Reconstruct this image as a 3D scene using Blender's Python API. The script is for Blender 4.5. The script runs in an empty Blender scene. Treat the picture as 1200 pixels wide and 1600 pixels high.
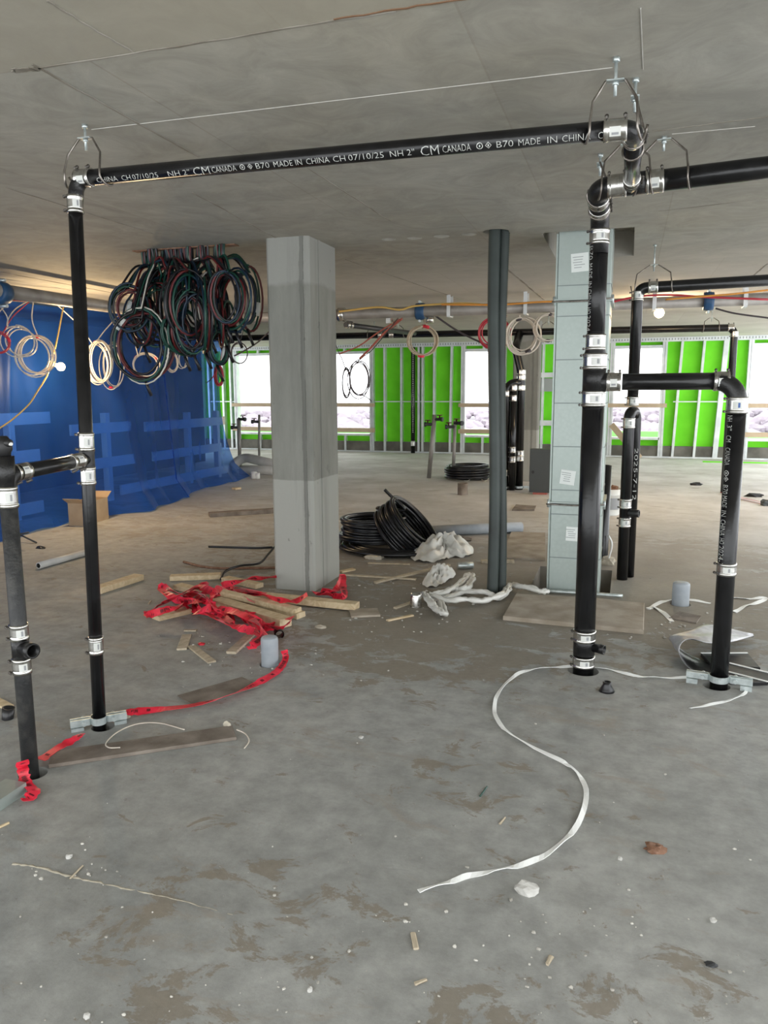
import bpy, bmesh, math, random
from mathutils import Vector as V, Matrix, noise
random.seed(7)
sc = bpy.context.scene
COL = sc.collection
# ------------------------------------------------------------------ camera
H, HC = 1.5, 2.566                      # eye height, ceiling height
FPX, PITCH, YAW, ROLL = 1204.6, math.radians(9.04), math.radians(17.47), math.radians(-.268)
FW = V((-math.sin(YAW)*math.cos(PITCH), math.cos(YAW)*math.cos(PITCH), -math.sin(PITCH)))
RT = V((math.cos(YAW), math.sin(YAW), 0)); UP = RT.cross(FW)
RT, UP = RT*math.cos(ROLL)+UP*math.sin(ROLL), UP*math.cos(ROLL)-RT*math.sin(ROLL)
EYE = V((0, 0, H))
cam = bpy.data.objects.new('camera', bpy.data.cameras.new('camera')); COL.objects.link(cam)
cam.data.sensor_fit = 'VERTICAL'; cam.data.sensor_height = 24; cam.data.lens = 24*FPX/1600
cam.data.clip_start = .02; cam.data.clip_end = 2000
cam.matrix_world = Matrix(((RT.x, UP.x, -FW.x, 0), (RT.y, UP.y, -FW.y, 0), (RT.z, UP.z, -FW.z, H), (0, 0, 0, 1)))
sc.camera = cam
# ------------------------------------------------------------------ sky, exposure
w = bpy.data.worlds.new('overcast'); sc.world = w; w.use_nodes = True
bg = w.node_tree.nodes['Background']; bg.inputs[0].default_value = (.95, .98, 1, 1); bg.inputs[1].default_value = 1.0
sc.view_settings.view_transform = 'Standard'; sc.view_settings.look = 'None'
sc.view_settings.exposure = 1.85; sc.view_settings.gamma = 1; sc.view_settings.use_curve_mapping = False
sc.cycles.use_denoising = True
sc.cycles.max_bounces = 10; sc.cycles.diffuse_bounces = 6; sc.cycles.transparent_max_bounces = 12

# ------------------------------------------------------------------ picture-to-place helpers (used once, to read positions off)
def ray(x, y): return FW+RT*((x-600)/FPX)-UP*((y-800)/FPX)
def fl(x, y, z=0.): r = ray(x, y); return EYE+r*((z-H)/r.z)
def ce(x, y): return fl(x, y, HC)
def ay(x, y, Y): r = ray(x, y); return EYE+r*(Y/r.y)
def ax(x, y, X): r = ray(x, y); return EYE+r*(X/r.x)
def R(d): return math.radians(d)

# ------------------------------------------------------------------ materials
MATS = {}
def mat(name, col, rough=.6, metal=0., col2=None, scale=8., contrast=(.35, .65), bump=0., bscale=60., spec=.5, emit=None, es=0., detail=6., dist=0., trans=0.):
    m = bpy.data.materials.new(name); m.use_nodes = True; nt = m.node_tree; N = nt.nodes; L = nt.links
    b = N['Principled BSDF']
    b.inputs['Base Color'].default_value = (*col, 1); b.inputs['Roughness'].default_value = rough; b.inputs['Metallic'].default_value = metal
    b.inputs['Specular IOR Level'].default_value = spec
    if trans: b.inputs['Transmission Weight'].default_value = trans
    tc = N.new('ShaderNodeTexCoord')
    if col2:
        n = N.new('ShaderNodeTexNoise'); n.inputs['Scale'].default_value = scale; n.inputs['Detail'].default_value = detail; n.inputs['Distortion'].default_value = dist
        L.new(tc.outputs['Object'], n.inputs['Vector'])
        r = N.new('ShaderNodeValToRGB'); r.color_ramp.elements[0].position = contrast[0]; r.color_ramp.elements[1].position = contrast[1]
        r.color_ramp.elements[0].color = (*col, 1); r.color_ramp.elements[1].color = (*col2, 1)
        L.new(n.outputs['Fac'], r.inputs['Fac']); L.new(r.outputs['Color'], b.inputs['Base Color'])
    if bump:
        n2 = N.new('ShaderNodeTexNoise'); n2.inputs['Scale'].default_value = bscale; n2.inputs['Detail'].default_value = 5
        L.new(tc.outputs['Object'], n2.inputs['Vector'])
        bp = N.new('ShaderNodeBump'); bp.inputs['Strength'].default_value = bump; bp.inputs['Distance'].default_value = .01
        L.new(n2.outputs['Fac'], bp.inputs['Height']); L.new(bp.outputs['Normal'], b.inputs['Normal'])
    if emit: b.inputs['Emission Color'].default_value = (*emit, 1); b.inputs['Emission Strength'].default_value = es
    MATS[name] = m; return m

class G:    # small node-graph helper
    def __init__(s, m): s.N = m.node_tree.nodes; s.L = m.node_tree.links; s.b = s.N['Principled BSDF']; s.tc = s.N.new('ShaderNodeTexCoord').outputs['Object']
    def set(s, inp, v):
        if hasattr(v, 'is_output') or hasattr(v, 'links'): s.L.new(v, inp)
        else: inp.default_value = v
    def noise(s, scale, detail=6, rough=.6, vec=None, dist=0):
        n = s.N.new('ShaderNodeTexNoise'); n.inputs['Scale'].default_value = scale; n.inputs['Detail'].default_value = detail; n.inputs['Roughness'].default_value = rough; n.inputs['Distortion'].default_value = dist
        s.L.new(vec or s.tc, n.inputs['Vector']); return n.outputs['Fac']
    def map(s, scale=(1, 1, 1), loc=(0, 0, 0), rot=(0, 0, 0)):
        n = s.N.new('ShaderNodeMapping'); n.inputs['Scale'].default_value = scale; n.inputs['Location'].default_value = loc; n.inputs['Rotation'].default_value = rot
        s.L.new(s.tc, n.inputs['Vector']); return n.outputs['Vector']
    def ramp(s, f, a, b, c0=(0, 0, 0), c1=(1, 1, 1)):
        r = s.N.new('ShaderNodeValToRGB'); e = r.color_ramp.elements; e[0].position = a; e[1].position = b; e[0].color = (*c0, 1); e[1].color = (*c1, 1)
        s.L.new(f, r.inputs['Fac']); return r.outputs['Color']
    def mix(s, f, a, b, mode='MIX'):
        n = s.N.new('ShaderNodeMix'); n.data_type = 'RGBA'; n.blend_type = mode
        for i, v in ((0, f), (6, a), (7, b)):
            if isinstance(v, tuple): n.inputs[i].default_value = (*v, 1)[:4]
            elif isinstance(v, (int, float)): n.inputs[i].default_value = v
            else: s.L.new(v, n.inputs[i])
        return n.outputs[2]
    def math(s, op, a, b=0., clamp=False):
        n = s.N.new('ShaderNodeMath'); n.operation = op; n.use_clamp = clamp
        for i, v in ((0, a), (1, b)):
            if isinstance(v, (int, float)): n.inputs[i].default_value = v
            else: s.L.new(v, n.inputs[i])
        return n.outputs[0]
    def sep(s):
        n = s.N.new('ShaderNodeSeparateXYZ'); s.L.new(s.tc, n.inputs[0]); return n.outputs
    def blob(s, x, y, r, soft=.5):   # a roundish patch on the slab, 1 in its middle
        o = s.sep()
        d = s.math('SQRT', s.math('ADD', s.math('POWER', s.math('SUBTRACT', o[0], x), 2), s.math('POWER', s.math('SUBTRACT', o[1], y), 2)))
        return s.math('SUBTRACT', 1., s.math('DIVIDE', d, r), True)
    def bump(s, h, st, dist=.01):
        n = s.N.new('ShaderNodeBump'); n.inputs['Strength'].default_value = st; n.inputs['Distance'].default_value = dist
        s.L.new(h, n.inputs['Height']); s.L.new(n.outputs['Normal'], s.b.inputs['Normal'])

m = mat('concrete_floor', (.3, .3, .28), .75); g = G(m)
base = g.ramp(g.noise(.8, 8, .62), .3, .72, (.265, .27, .26), (.44, .442, .425))
fine = g.ramp(g.noise(9, 8, .7), .35, .7, (.72, .72, .71), (1.1, 1.1, 1.09))
c = g.mix(1., base, fine, 'MULTIPLY')
# brown mud and dust left in patches
def patch(x, y, r, k): return g.math('MULTIPLY', g.math('MULTIPLY', g.blob(x, y, r), 2.2, True), k)
mw = 0.
for q in ((.2, 1.25, .9, .115), (-1.2, 6.2, 2.8, .17), (-1.0, 1.72, .5, .10), (.7, 6.4, 2.2, .13), (-4.6, 8.3, 2.4, .11), (-1.1, 4.2, .9, .09), (-.55, 2.75, .5, .07)): mw = g.math('ADD', patch(*q), mw)
mud = g.ramp(g.math('ADD', g.noise(4.2, 11, .74, g.map((1, 1.4, 1)), .5), mw), .605, .635)
c = g.mix(g.math('MULTIPLY', mud, .8), c, g.mix(g.noise(30, 4), (.165, .14, .105), (.27, .235, .185)))
# pale trodden dust further in, its colour lightened to imitate far window light
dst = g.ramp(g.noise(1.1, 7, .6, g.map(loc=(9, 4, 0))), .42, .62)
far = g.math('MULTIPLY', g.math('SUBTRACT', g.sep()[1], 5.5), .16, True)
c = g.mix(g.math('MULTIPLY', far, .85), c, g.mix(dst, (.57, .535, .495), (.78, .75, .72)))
mud2 = g.ramp(g.noise(1.7, 9, .7, g.map((1, 2.2, 1), (3, 1, 0)), .8), .57, .66)
c = g.mix(g.math('MULTIPLY', mud2, .55), c, (.28, .24, .19))
# scuffs and dark spots
sc1 = g.ramp(g.noise(3.2, 8, .75, g.map((1, 3.5, 1), rot=(0, 0, .35)), 1.2), .62, .70)
c = g.mix(g.math('MULTIPLY', sc1, .45), c, (.2, .2, .195))
sp = g.ramp(g.noise(26, 4, .6), .70, .74); c = g.mix(g.math('MULTIPLY', sp, .5), c, (.13, .12, .1))
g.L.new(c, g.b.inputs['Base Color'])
g.L.new(g.ramp(g.noise(2., 6), .3, .7, (.55, .55, .55), (.85, .85, .85)), g.b.inputs['Roughness'])
g.bump(g.math('ADD', g.noise(55, 6, .7), g.math('MULTIPLY', mud, .8)), .35, .006)

m = mat('concrete_ceiling', (.3, .3, .28), .8); g = G(m)
bt = g.N.new('ShaderNodeTexBrick'); g.L.new(g.map(loc=(-.71, .14, 0)), bt.inputs['Vector'])
bt.inputs['Color1'].default_value = (.93, .93, .93, 1); bt.inputs['Color2'].default_value = (1.05, 1.05, 1.04, 1); bt.inputs['Mortar'].default_value = (.88, .86, .83, 1)
bt.inputs['Scale'].default_value = 1; bt.inputs['Mortar Size'].default_value = .004; bt.inputs['Brick Width'].default_value = 1.22; bt.inputs['Row Height'].default_value = 2.44; bt.offset = .43
base = g.ramp(g.noise(.9, 9, .6, g.map((1, 1.6, 1)), .5), .3, .7, (.31, .30, .265), (.40, .39, .35))
c = g.mix(1., base, bt.outputs['Color'], 'MULTIPLY')
tan = g.ramp(g.noise(.5, 4, .6, g.map(loc=(5, 2, 0))), .45, .62); c = g.mix(g.math('MULTIPLY', tan, .4), c, (.42, .375, .29))
cloud = g.ramp(g.noise(3.5, 8, .7, None, 1.5), .35, .75, (.80, .80, .79), (1.14, 1.14, 1.13)); c = g.mix(1., c, cloud, 'MULTIPLY')
far_glow = g.math('MULTIPLY', g.math('SUBTRACT', g.math('ADD', g.sep()[1], g.math('MULTIPLY', g.noise(.7, 5), 2.)), 7.2), .4, True)  # far soffit colour lightened to stand in for window light and floor bounce
c = g.mix(far_glow, c, g.mix(1., g.ramp(g.noise(1.1, 7, .65), .3, .7, (.46, .43, .375), (.60, .565, .50)), bt.outputs['Color'], 'MULTIPLY'))
st = g.ramp(g.noise(2.2, 8, .7, g.map((1, 4, 1), (2, 7, 0)), .8), .62, .72); c = g.mix(g.math('MULTIPLY', st, .35), c, (.25, .235, .205))
near = g.math('LESS_THAN', g.sep()[1], 2.30)
c = g.mix(g.math('MULTIPLY', near, .55), c, g.mix(g.noise(2.5, 7, .65), (.33, .30, .235), (.46, .425, .335)))
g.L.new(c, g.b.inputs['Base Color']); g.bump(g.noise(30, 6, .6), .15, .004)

m = mat('column_concrete', (.4, .4, .38), .8); g = G(m)
z = g.sep()[2]
nz = g.noise(5, 6, .7)
base = g.ramp(g.noise(3, 9, .65, g.map((2, 2, .5))), .3, .75, (.175, .178, .158), (.27, .273, .245))
edge = g.ramp(g.math('ADD', z, g.math('MULTIPLY', nz, .02)), .845, .85)
c = g.mix(edge, (.33, .335, .305), base)
topb = g.ramp(g.math('ADD', g.math('SUBTRACT', z, 1.5), g.math('MULTIPLY', g.noise(2.5, 5, .6), .18)), .83, .86)
c = g.mix(topb, c, (.29, .293, .27))
pit = g.ramp(g.noise(16, 3, .5, g.map((1, 1, .6))), .69, .73); c = g.mix(g.math('MULTIPLY', pit, .65), c, (.14, .14, .125))
strk = g.ramp(g.noise(9, 6, .6, g.map((1, 1, .05))), .55, .75); c = g.mix(g.math('MULTIPLY', strk, .4), c, (.14, .14, .128))
xx = g.sep()[0]; wob = g.math('MULTIPLY', g.noise(3, 6, .7), .05)
band = g.math('MULTIPLY', g.math('GREATER_THAN', g.math('ADD', xx, wob), .118), g.math('LESS_THAN', g.math('ADD', xx, wob), .150))
c = g.mix(g.math('MULTIPLY', band, .55), c, (.11, .112, .10))
g.L.new(c, g.b.inputs['Base Color']); g.bump(g.noise(40, 6, .7), .25, .005)

mat('core_concrete', (.075, .075, .08), .85, col2=(.13, .13, .135), scale=2, bump=.2)
mat('curb_concrete', (.11, .105, .09), .85, col2=(.2, .19, .165), scale=3, bump=.3)
mat('cast_iron', (.004, .004, .0045), .24, col2=(.011, .011, .012), scale=14, bump=.07, bscale=45, spec=.42)
mat('cast_iron_fitting', (.005, .005, .006), .34, col2=(.012, .012, .012), scale=30, bump=.2, bscale=150)
mat('old_iron', (.02, .021, .022), .5, col2=(.07, .068, .062), scale=20, contrast=(.45, .8), bump=.25, bscale=120)
mat('stainless', (.50, .49, .46), .26, 1., col2=(.70, .69, .66), scale=40)
mat('screw_steel', (.12, .11, .10), .4, .8)
mat('wire_steel', (.17, .15, .13), .35, .9, col2=(.36, .33, .3), scale=25)
mat('zinc', (.5, .56, .56), .38, .7, col2=(.66, .72, .72), scale=40)
mat('label_white', (.66, .67, .64), .5); mat('label_ink', (.3, .31, .32), .6); mat('label_blue', (.05, .12, .35), .5)
mat('letter_paint', (.62, .63, .6), .6, col2=(.42, .43, .41), scale=90)
m = mat('galvanised', (.5, .56, .55), .45, .55); g = G(m)
vo = g.N.new('ShaderNodeTexVoronoi'); vo.inputs['Scale'].default_value = 38; g.L.new(g.tc, vo.inputs['Vector'])
c = g.mix(g.math('MULTIPLY', vo.outputs['Distance'], .6), (.40, .455, .43), (.32, .37, .35))
c = g.mix(g.ramp(g.noise(2.2, 6), .4, .7), c, (.36, .415, .39)); g.L.new(c, g.b.inputs['Base Color'])
mat('stud_steel', (.66, .70, .72), .45, .45, col2=(.80, .83, .84), scale=6)
mat('track_dark', (.3, .32, .33), .5, .3)
mat('green_sheathing', (.16, .74, .010), .75, col2=(.20, .84, .02), scale=2.5, detail=3)
mat('pale_green', (.50, .80, .40), .8); mat('duct_bead', (.20, .235, .23), .5, .4)
mat('sprinkler_steel', (.25, .235, .215), .5, .35, col2=(.37, .35, .325), scale=5)
mat('dark_steel', (.05, .052, .055), .45, .4)
mat('coupling_blue', (.015, .07, .17), .45)
mat('rail_pale', (.78, .72, .62), .8, col2=(.85, .80, .7), scale=5)
mat('lumber', (.52, .40, .24), .75, col2=(.66, .54, .36), scale=9, dist=3, bump=.2)
mat('lumber_grey', (.40, .34, .25), .8, col2=(.55, .47, .35), scale=8, dist=3, bump=.2)
mat('rail_wood', (.53, .40, .27), .8, col2=(.62, .50, .36), scale=3)
mat('muddy_board', (.125, .10, .08), .9, col2=(.25, .215, .18), scale=7, bump=.6, bscale=25)
mat('plywood', (.27, .225, .17), .85, col2=(.40, .35, .285), scale=6, bump=.35, bscale=30)
mat('cardboard', (.42, .29, .17), .85, col2=(.5, .36, .22), scale=6)
mat('red_tape', (.50, .008, .022), .42, col2=(.85, .03, .07), scale=14, spec=.5)
mat('tape_ink', (.03, .008, .01), .6)
mat('white_strap', (.86, .87, .85), .5)
mat('plastic_film', (.55, .545, .5), .4, col2=(.74, .735, .7), scale=7, bump=.3, bscale=30)
mat('pvc_grey', (.30, .335, .37), .5, col2=(.37, .40, .43), scale=12)
mat('pvc_light', (.42, .42, .41), .5, col2=(.52, .52, .5), scale=6)
mat('conduit_corrugated', (.022, .030, .028), .5, col2=(.045, .060, .055), scale=3)
mat('hose_black', (.006, .006, .007), .3, col2=(.014, .014, .016), scale=9)
mat('cable_black', (.007, .007, .010), .35); mat('cable_red', (.11, .012, .014), .4); mat('cable_green', (.006, .055, .038), .4); mat('cable_teal', (.006, .022, .045), .4); mat('cable_white', (.6, .58, .52), .45)
mat('wire_cream', (.62, .56, .48), .45, .1); mat('wire_red', (.45, .03, .05), .45); mat('wire_orange', (.7, .3, .05), .5); mat('wire_yellow', (.62, .42, .12), .5); mat('wire_dark', (.05, .04, .045), .5)
mat('socket_yellow', (.75, .42, .02), .45)
mat('panel_grey', (.045, .052, .052), .45)
mat('rock', (.42, .41, .38), .9, col2=(.6, .59, .56), scale=25, bump=.6, bscale=40)
mat('rock_tan', (.42, .38, .30), .9, col2=(.55, .50, .41), scale=20, bump=.6, bscale=40)
mat('gravel_pale', (.55, .53, .48), .9, col2=(.38, .36, .32), scale=3, contrast=(.45, .55))
mat('mortar', (.42, .38, .30), .95, bump=.8, bscale=60)
mat('brown_bark', (.16, .075, .04), .9, col2=(.26, .15, .10), scale=30, bump=.6)
mat('membrane_black', (.010, .010, .011), .35, bump=.3, bscale=20)
mat('membrane_silver', (.36, .36, .38), .35, .3, col2=(.5, .5, .52), scale=18, bump=.3)
mat('bucket_white', (.72, .73, .70), .4); mat('paper', (.74, .78, .76), .7); mat('paper_ink', (.35, .38, .38), .7)
mat('chalk', (.50, .485, .45), .9); mat('seam_dark', (.2, .18, .145), .9, col2=(.33, .31, .27), scale=6); mat('rust', (.2, .11, .06), .9)
mat('ground_far', (.22, .21, .22), .95, col2=(.36, .32, .35), scale=.06)
mat('trees_far', (.28, .25, .28), .95, col2=(.40, .35, .39), scale=.09)
mat('tool_black', (.012, .012, .013), .45)
mat('bulb_glow', (1, .9, .6), .3, emit=(1., .78, .38), es=6.)
mat('insulation', (.38, .40, .39), .9)
mat('pink_bits', (.45, .13, .10), .8)
# blue poly film: part see-through, part scattering
m = mat('blue_tarp', (.01, .085, .42), .5); g = G(m)
nt = m.node_tree; out = nt.nodes['Material Output']
cc = g.ramp(g.noise(1.2, 5, .6, g.map((1, 1, .35))), .3, .7, (.010, .075, .40), (.018, .14, .62)); g.L.new(cc, g.b.inputs['Base Color'])
tl = nt.nodes.new('ShaderNodeBsdfTranslucent'); tl.inputs[0].default_value = (.015, .13, .65, 1)
tr = nt.nodes.new('ShaderNodeBsdfTransparent'); tr.inputs[0].default_value = (.26, .47, .94, 1)
m1 = nt.nodes.new('ShaderNodeMixShader'); m1.inputs[0].default_value = .4; g.L.new(g.b.outputs[0], m1.inputs[1]); g.L.new(tl.outputs[0], m1.inputs[2])
m2 = nt.nodes.new('ShaderNodeMixShader'); m2.inputs[0].default_value = .60; g.L.new(m1.outputs[0], m2.inputs[1]); g.L.new(tr.outputs[0], m2.inputs[2])
g.L.new(m2.outputs[0], out.inputs[0])

# ------------------------------------------------------------------ mesh builder
def frame(d):
    d = d.normalized(); a = V((0, 0, 1)) if abs(d.z) < .9 else V((0, 1, 0))
    u = a.cross(d).normalized(); return u, d.cross(u).normalized()
def catmull(pts, n=6, closed=False):
    P = [V(p) for p in pts]; out = []
    k = len(P)
    for i in range(k if closed else k-1):
        if closed: a, b, c, d = P[i-1], P[i], P[(i+1) % k], P[(i+2) % k]
        else: b, c = P[i], P[i+1]; a = P[i-1] if i else b*2-c; d = P[i+2] if i+2 < k else c*2-b
        for j in range(n):
            t = j/n; out.append(.5*((2*b)+(c-a)*t+(2*a-5*b+4*c-d)*t*t+(3*b-a-3*c+d)*t**3))
    if not closed: out.append(P[-1].copy())
    return out
def fillet(pts, r, n=8):
    P = [V(p) for p in pts]; out = [P[0]]
    for i in range(1, len(P)-1):
        a = (P[i-1]-P[i]).normalized(); b = (P[i+1]-P[i]).normalized(); ang = a.angle(b)
        if ang > 3.1: out.append(P[i]); continue
        t = r/math.tan(ang/2); c = P[i]+(a+b).normalized()*(r/math.sin(ang/2)); s = P[i]+a*t-c; e = P[i]+b*t-c; th = s.angle(e)
        for j in range(n+1):
            f = j/n; out.append(c+(s*math.sin((1-f)*th)+e*math.sin(f*th))/math.sin(th))
    out.append(P[-1]); return out
class MB:
    def __init__(s): s.v = []; s.f = []; s.m = []; s.s = []
    def add(s, vs, fs, mi=0, smooth=False):
        o = len(s.v); s.v += [V(p) for p in vs]
        for f in fs: s.f.append([i+o for i in f]); s.m.append(mi); s.s.append(smooth)
        return s
    def box(s, c, size, rot=None, mi=0):
        c = V(c); h = V(size)/2; vs = []
        for x in (-1, 1):
            for y in (-1, 1):
                for z in (-1, 1):
                    p = V((x*h.x, y*h.y, z*h.z)); vs.append(c+(rot@p if rot else p))
        return s.add(vs, [(0, 1, 3, 2), (4, 6, 7, 5), (0, 4, 5, 1), (2, 3, 7, 6), (0, 2, 6, 4), (1, 5, 7, 3)], mi)
    def bounds(s, a, b, mi=0): a, b = V(a), V(b); return s.box((a+b)/2, [abs(b[i]-a[i]) for i in range(3)], None, mi)
    def prism(s, prof, p1, p2, up=(0, 0, 1), mi=0, smooth=False):   # prof: (side, up) pairs
        p1, p2 = V(p1), V(p2); d = (p2-p1).normalized(); u = V(up); u = (u-d*u.dot(d)).normalized(); sd = d.cross(u)
        n = len(prof); vs = [p+sd*a+u*b for p in (p1, p2) for a, b in prof]
        fs = [(i, (i+1) % n, n+(i+1) % n, n+i) for i in range(n)]+[tuple(range(n))[::-1], tuple(range(n, 2*n))]
        return s.add(vs, fs, mi, smooth)
    def tube(s, path, r, n=10, closed=False, caps=True, mi=0, flat=None, roll=None):
        P = [V(p) for p in path]; k = len(P); rs = r if isinstance(r, (list, tuple)) else [r]*k
        T = []
        for i in range(k):
            a = P[i-1] if (i or closed) else P[i]; b = P[(i+1) % k] if (i < k-1 or closed) else P[i]
            t = (b-a); T.append(t.normalized() if t.length > 1e-9 else V((0, 0, 1)))
        u, vv = frame(T[0]); vs = []
        for i in range(k):
            if i:
                u = u-T[i]*u.dot(T[i]); u.normalize(); vv = T[i].cross(u)
            for j in range(n):
                a = 2*math.pi*j/n
                vs.append(P[i]+(u*math.cos(a)+vv*math.sin(a))*rs[i])
        fs = []
        for i in range(k if closed else k-1):
            for j in range(n):
                i2 = (i+1) % k; fs.append((i*n+j, i*n+(j+1) % n, i2*n+(j+1) % n, i2*n+j))
        s.add(vs, fs, mi, True)
        if caps and not closed:
            o = len(s.v)-len(vs)
            s.f += [[o+j for j in range(n)][::-1], [o+(k-1)*n+j for j in range(n)]]; s.m += [mi, mi]; s.s += [False, False]
        return s
    def ribbon(s, path, wd, t=.0012, rolls=None, mi=0):
        P = [V(p) for p in path]; k = len(P); vs = []
        for i in range(k):
            d = (P[min(i+1, k-1)]-P[max(i-1, 0)]).normalized(); sd = d.cross(V((0, 0, 1)))
            if sd.length < .05: sd = d.cross(V((1, 0, 0)))
            sd.normalize(); n = sd.cross(d); a = rolls[i] if rolls else 0
            sd, n = sd*math.cos(a)+n*math.sin(a), n*math.cos(a)-sd*math.sin(a)
            ww = wd[i] if isinstance(wd, list) else wd
            vs += [P[i]+sd*ww/2+n*t, P[i]-sd*ww/2+n*t, P[i]-sd*ww/2-n*t, P[i]+sd*ww/2-n*t]
        fs = [(i*4+j, i*4+(j+1) % 4, i*4+4+(j+1) % 4, i*4+4+j) for i in range(k-1) for j in range(4)]+[(0, 3, 2, 1), (k*4-4, k*4-3, k*4-2, k*4-1)]
        return s.add(vs, fs, mi, False)
    def lathe(s, c, axis, prof, n=20, mi=0, smooth=True, cap=True):   # prof: (along, radius)
        c = V(c); d = V(axis).normalized(); u, vv = frame(d); k = len(prof); vs = []
        for t, r in prof:
            for j in range(n):
                a = 2*math.pi*j/n; vs.append(c+d*t+(u*math.cos(a)+vv*math.sin(a))*r)
        fs = [(i*n+j, i*n+(j+1) % n, (i+1)*n+(j+1) % n, (i+1)*n+j) for i in range(k-1) for j in range(n)]
        s.add(vs, fs, mi, smooth); o = len(s.v)-len(vs)
        if cap: s.f += [[o+j for j in range(n)][::-1], [o+(k-1)*n+j for j in range(n)]]; s.m += [mi]*2; s.s += [False]*2
        return s
    def patch(s, c, axis, r, t0, ha, hl, n=6, mi=0):   # piece of a cylinder skin: centre angle t0 off the eye, half angle, half length
        c = V(c); a = V(axis).normalized(); e1, e2 = eyeframe(c, a); vs = []
        for i in range(n+1):
            t = t0-ha+2*ha*i/n
            for q in (-hl, hl): vs.append(c+a*q+(e1*math.cos(t)+e2*math.sin(t))*r)
        return s.add(vs, [(2*i, 2*i+1, 2*i+3, 2*i+2) for i in range(n)], mi, True)
    def blob(s, c, size, seed=0, amp=.25, sub=2, mi=0, smooth=False):
        bm = bmesh.new(); bmesh.ops.create_icosphere(bm, subdivisions=sub, radius=1); rnd = random.Random(seed)
        vs = []
        for v in bm.verts:
            k = 1+rnd.uniform(-amp, amp); vs.append(V(c)+V((v.co.x*size[0]*k, v.co.y*size[1]*k, v.co.z*size[2]*k)))
        fs = [[q.index for q in f.verts] for f in bm.faces]; bm.free(); return s.add(vs, fs, mi, smooth)
    def grid(s, fn, nu, nv, mi=0, smooth=True):
        vs = [fn(i/nu, j/nv) for i in range(nu+1) for j in range(nv+1)]
        return s.add(vs, [(i*(nv+1)+j, (i+1)*(nv+1)+j, (i+1)*(nv+1)+j+1, i*(nv+1)+j+1) for i in range(nu) for j in range(nv)], mi, smooth)
    def build(s, name, mats, parent=None, label=None, cat=None, group=None, kind=None, loc=None):
        if not isinstance(mats, (list, tuple)): mats = [mats]
        if parent is None:
            if loc is None:
                xs = [v.x for v in s.v]; ys = [v.y for v in s.v]; loc = V(((min(xs)+max(xs))/2, (min(ys)+max(ys))/2, min(v.z for v in s.v)))
            o0 = V(loc); local = V(loc)
        else: o0 = ORG[parent.name]; local = V((0, 0, 0))
        me = bpy.data.meshes.new(name); me.from_pydata([v-o0 for v in s.v], [], s.f)
        for mm in mats: me.materials.append(MATS[mm])
        me.polygons.foreach_set('material_index', s.m); me.polygons.foreach_set('use_smooth', s.s); me.update()
        o = bpy.data.objects.new(name, me); COL.objects.link(o); o.location = local
        if parent: o.parent = parent
        ORG[o.name] = o0; props(o, label, cat, group, kind); return o
ORG = {}
def props(o, label=None, cat=None, group=None, kind=None):
    if label: o['label'] = label
    if cat: o['category'] = cat
    if group: o['group'] = group
    if kind: o['kind'] = kind
def thing(name, label, cat, loc, group=None, kind=None):
    o = bpy.data.objects.new(name, None); COL.objects.link(o); o.location = loc; o.empty_display_size = .1
    ORG[o.name] = V(loc); props(o, label, cat, group, kind); return o
def eyeframe(c, a):
    e1 = (EYE-c); e1 = (e1-a*e1.dot(a)).normalized(); return e1, a.cross(e1)
CH = lambda w_, t, c=.003: [(-w_/2+c, 0), (w_/2-c, 0), (w_/2, c), (w_/2, t-c), (w_/2-c, t), (-w_/2+c, t), (-w_/2, t-c), (-w_/2, c)]

# ------------------------------------------------------------------ the setting
def cut(o, cutters):
    for c in cutters:
        md = o.modifiers.new('cut', 'BOOLEAN'); md.object = c; md.operation = 'DIFFERENCE'; md.solver = 'EXACT'
    dg = bpy.context.evaluated_depsgraph_get(); me = bpy.data.meshes.new_from_object(o.evaluated_get(dg)); o.modifiers.clear(); o.data = me
    for c in cutters: bpy.data.objects.remove(c)
X0, X1, Y0, Y1 = -11.5, 3.8, -1.6, 18.25
WY = 17.85
# stack positions
VENT = fl(155, 1135); LOW = fl(48, 1208); BIG = V((-.171, 4.10, 0)); DROP = V((.499, 4.074, 0)); FARP = fl(976, 900)
SLEEVE_L = fl(422, 1038); SLEEVE_R = fl(1063, 944); SLEEVE_F = fl(723, 773)
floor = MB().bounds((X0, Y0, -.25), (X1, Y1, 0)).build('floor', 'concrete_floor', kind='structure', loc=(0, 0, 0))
cs = []
for p, r, dx in ((VENT, .05, .02), (LOW, .055, .012), (BIG, .082, 0), (DROP, .066, -.01), (FARP, .07, 0), (SLEEVE_L, .058, 0), (SLEEVE_R, .07, .0)):
    cs.append(MB().lathe((p.x+dx, p.y, -.2), (0, 0, 1), [(0, r), (.4, r)], 24).build('cutter', 'curb_concrete', loc=(0, 0, 0)))
cs.append(MB().bounds((-.66, 5.70, -.2), (-.07, 6.55, .2)).build('cutter', 'curb_concrete', loc=(0, 0, 0)))
cut(floor, cs)
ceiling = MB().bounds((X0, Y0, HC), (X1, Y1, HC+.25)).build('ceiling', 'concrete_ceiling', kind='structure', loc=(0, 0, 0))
cs = [MB().bounds((-.625, 5.66, HC-.1), (-.01, 6.85, HC+.2)).build('cutter', 'curb_concrete', loc=(0, 0, 0))]
for (px_, py_, r) in ((775, 362, .09), (608, 374, .055), (648, 372, .055), (690, 369, .06), (733, 366, .055)):
    p = ce(px_, py_); cs.append(MB().lathe((p.x, p.y, HC-.1), (0, 0, 1), [(0, r), (.22, r)], 20).build('cutter', 'curb_concrete', loc=(0, 0, 0)))
cut(ceiling, cs)
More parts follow.
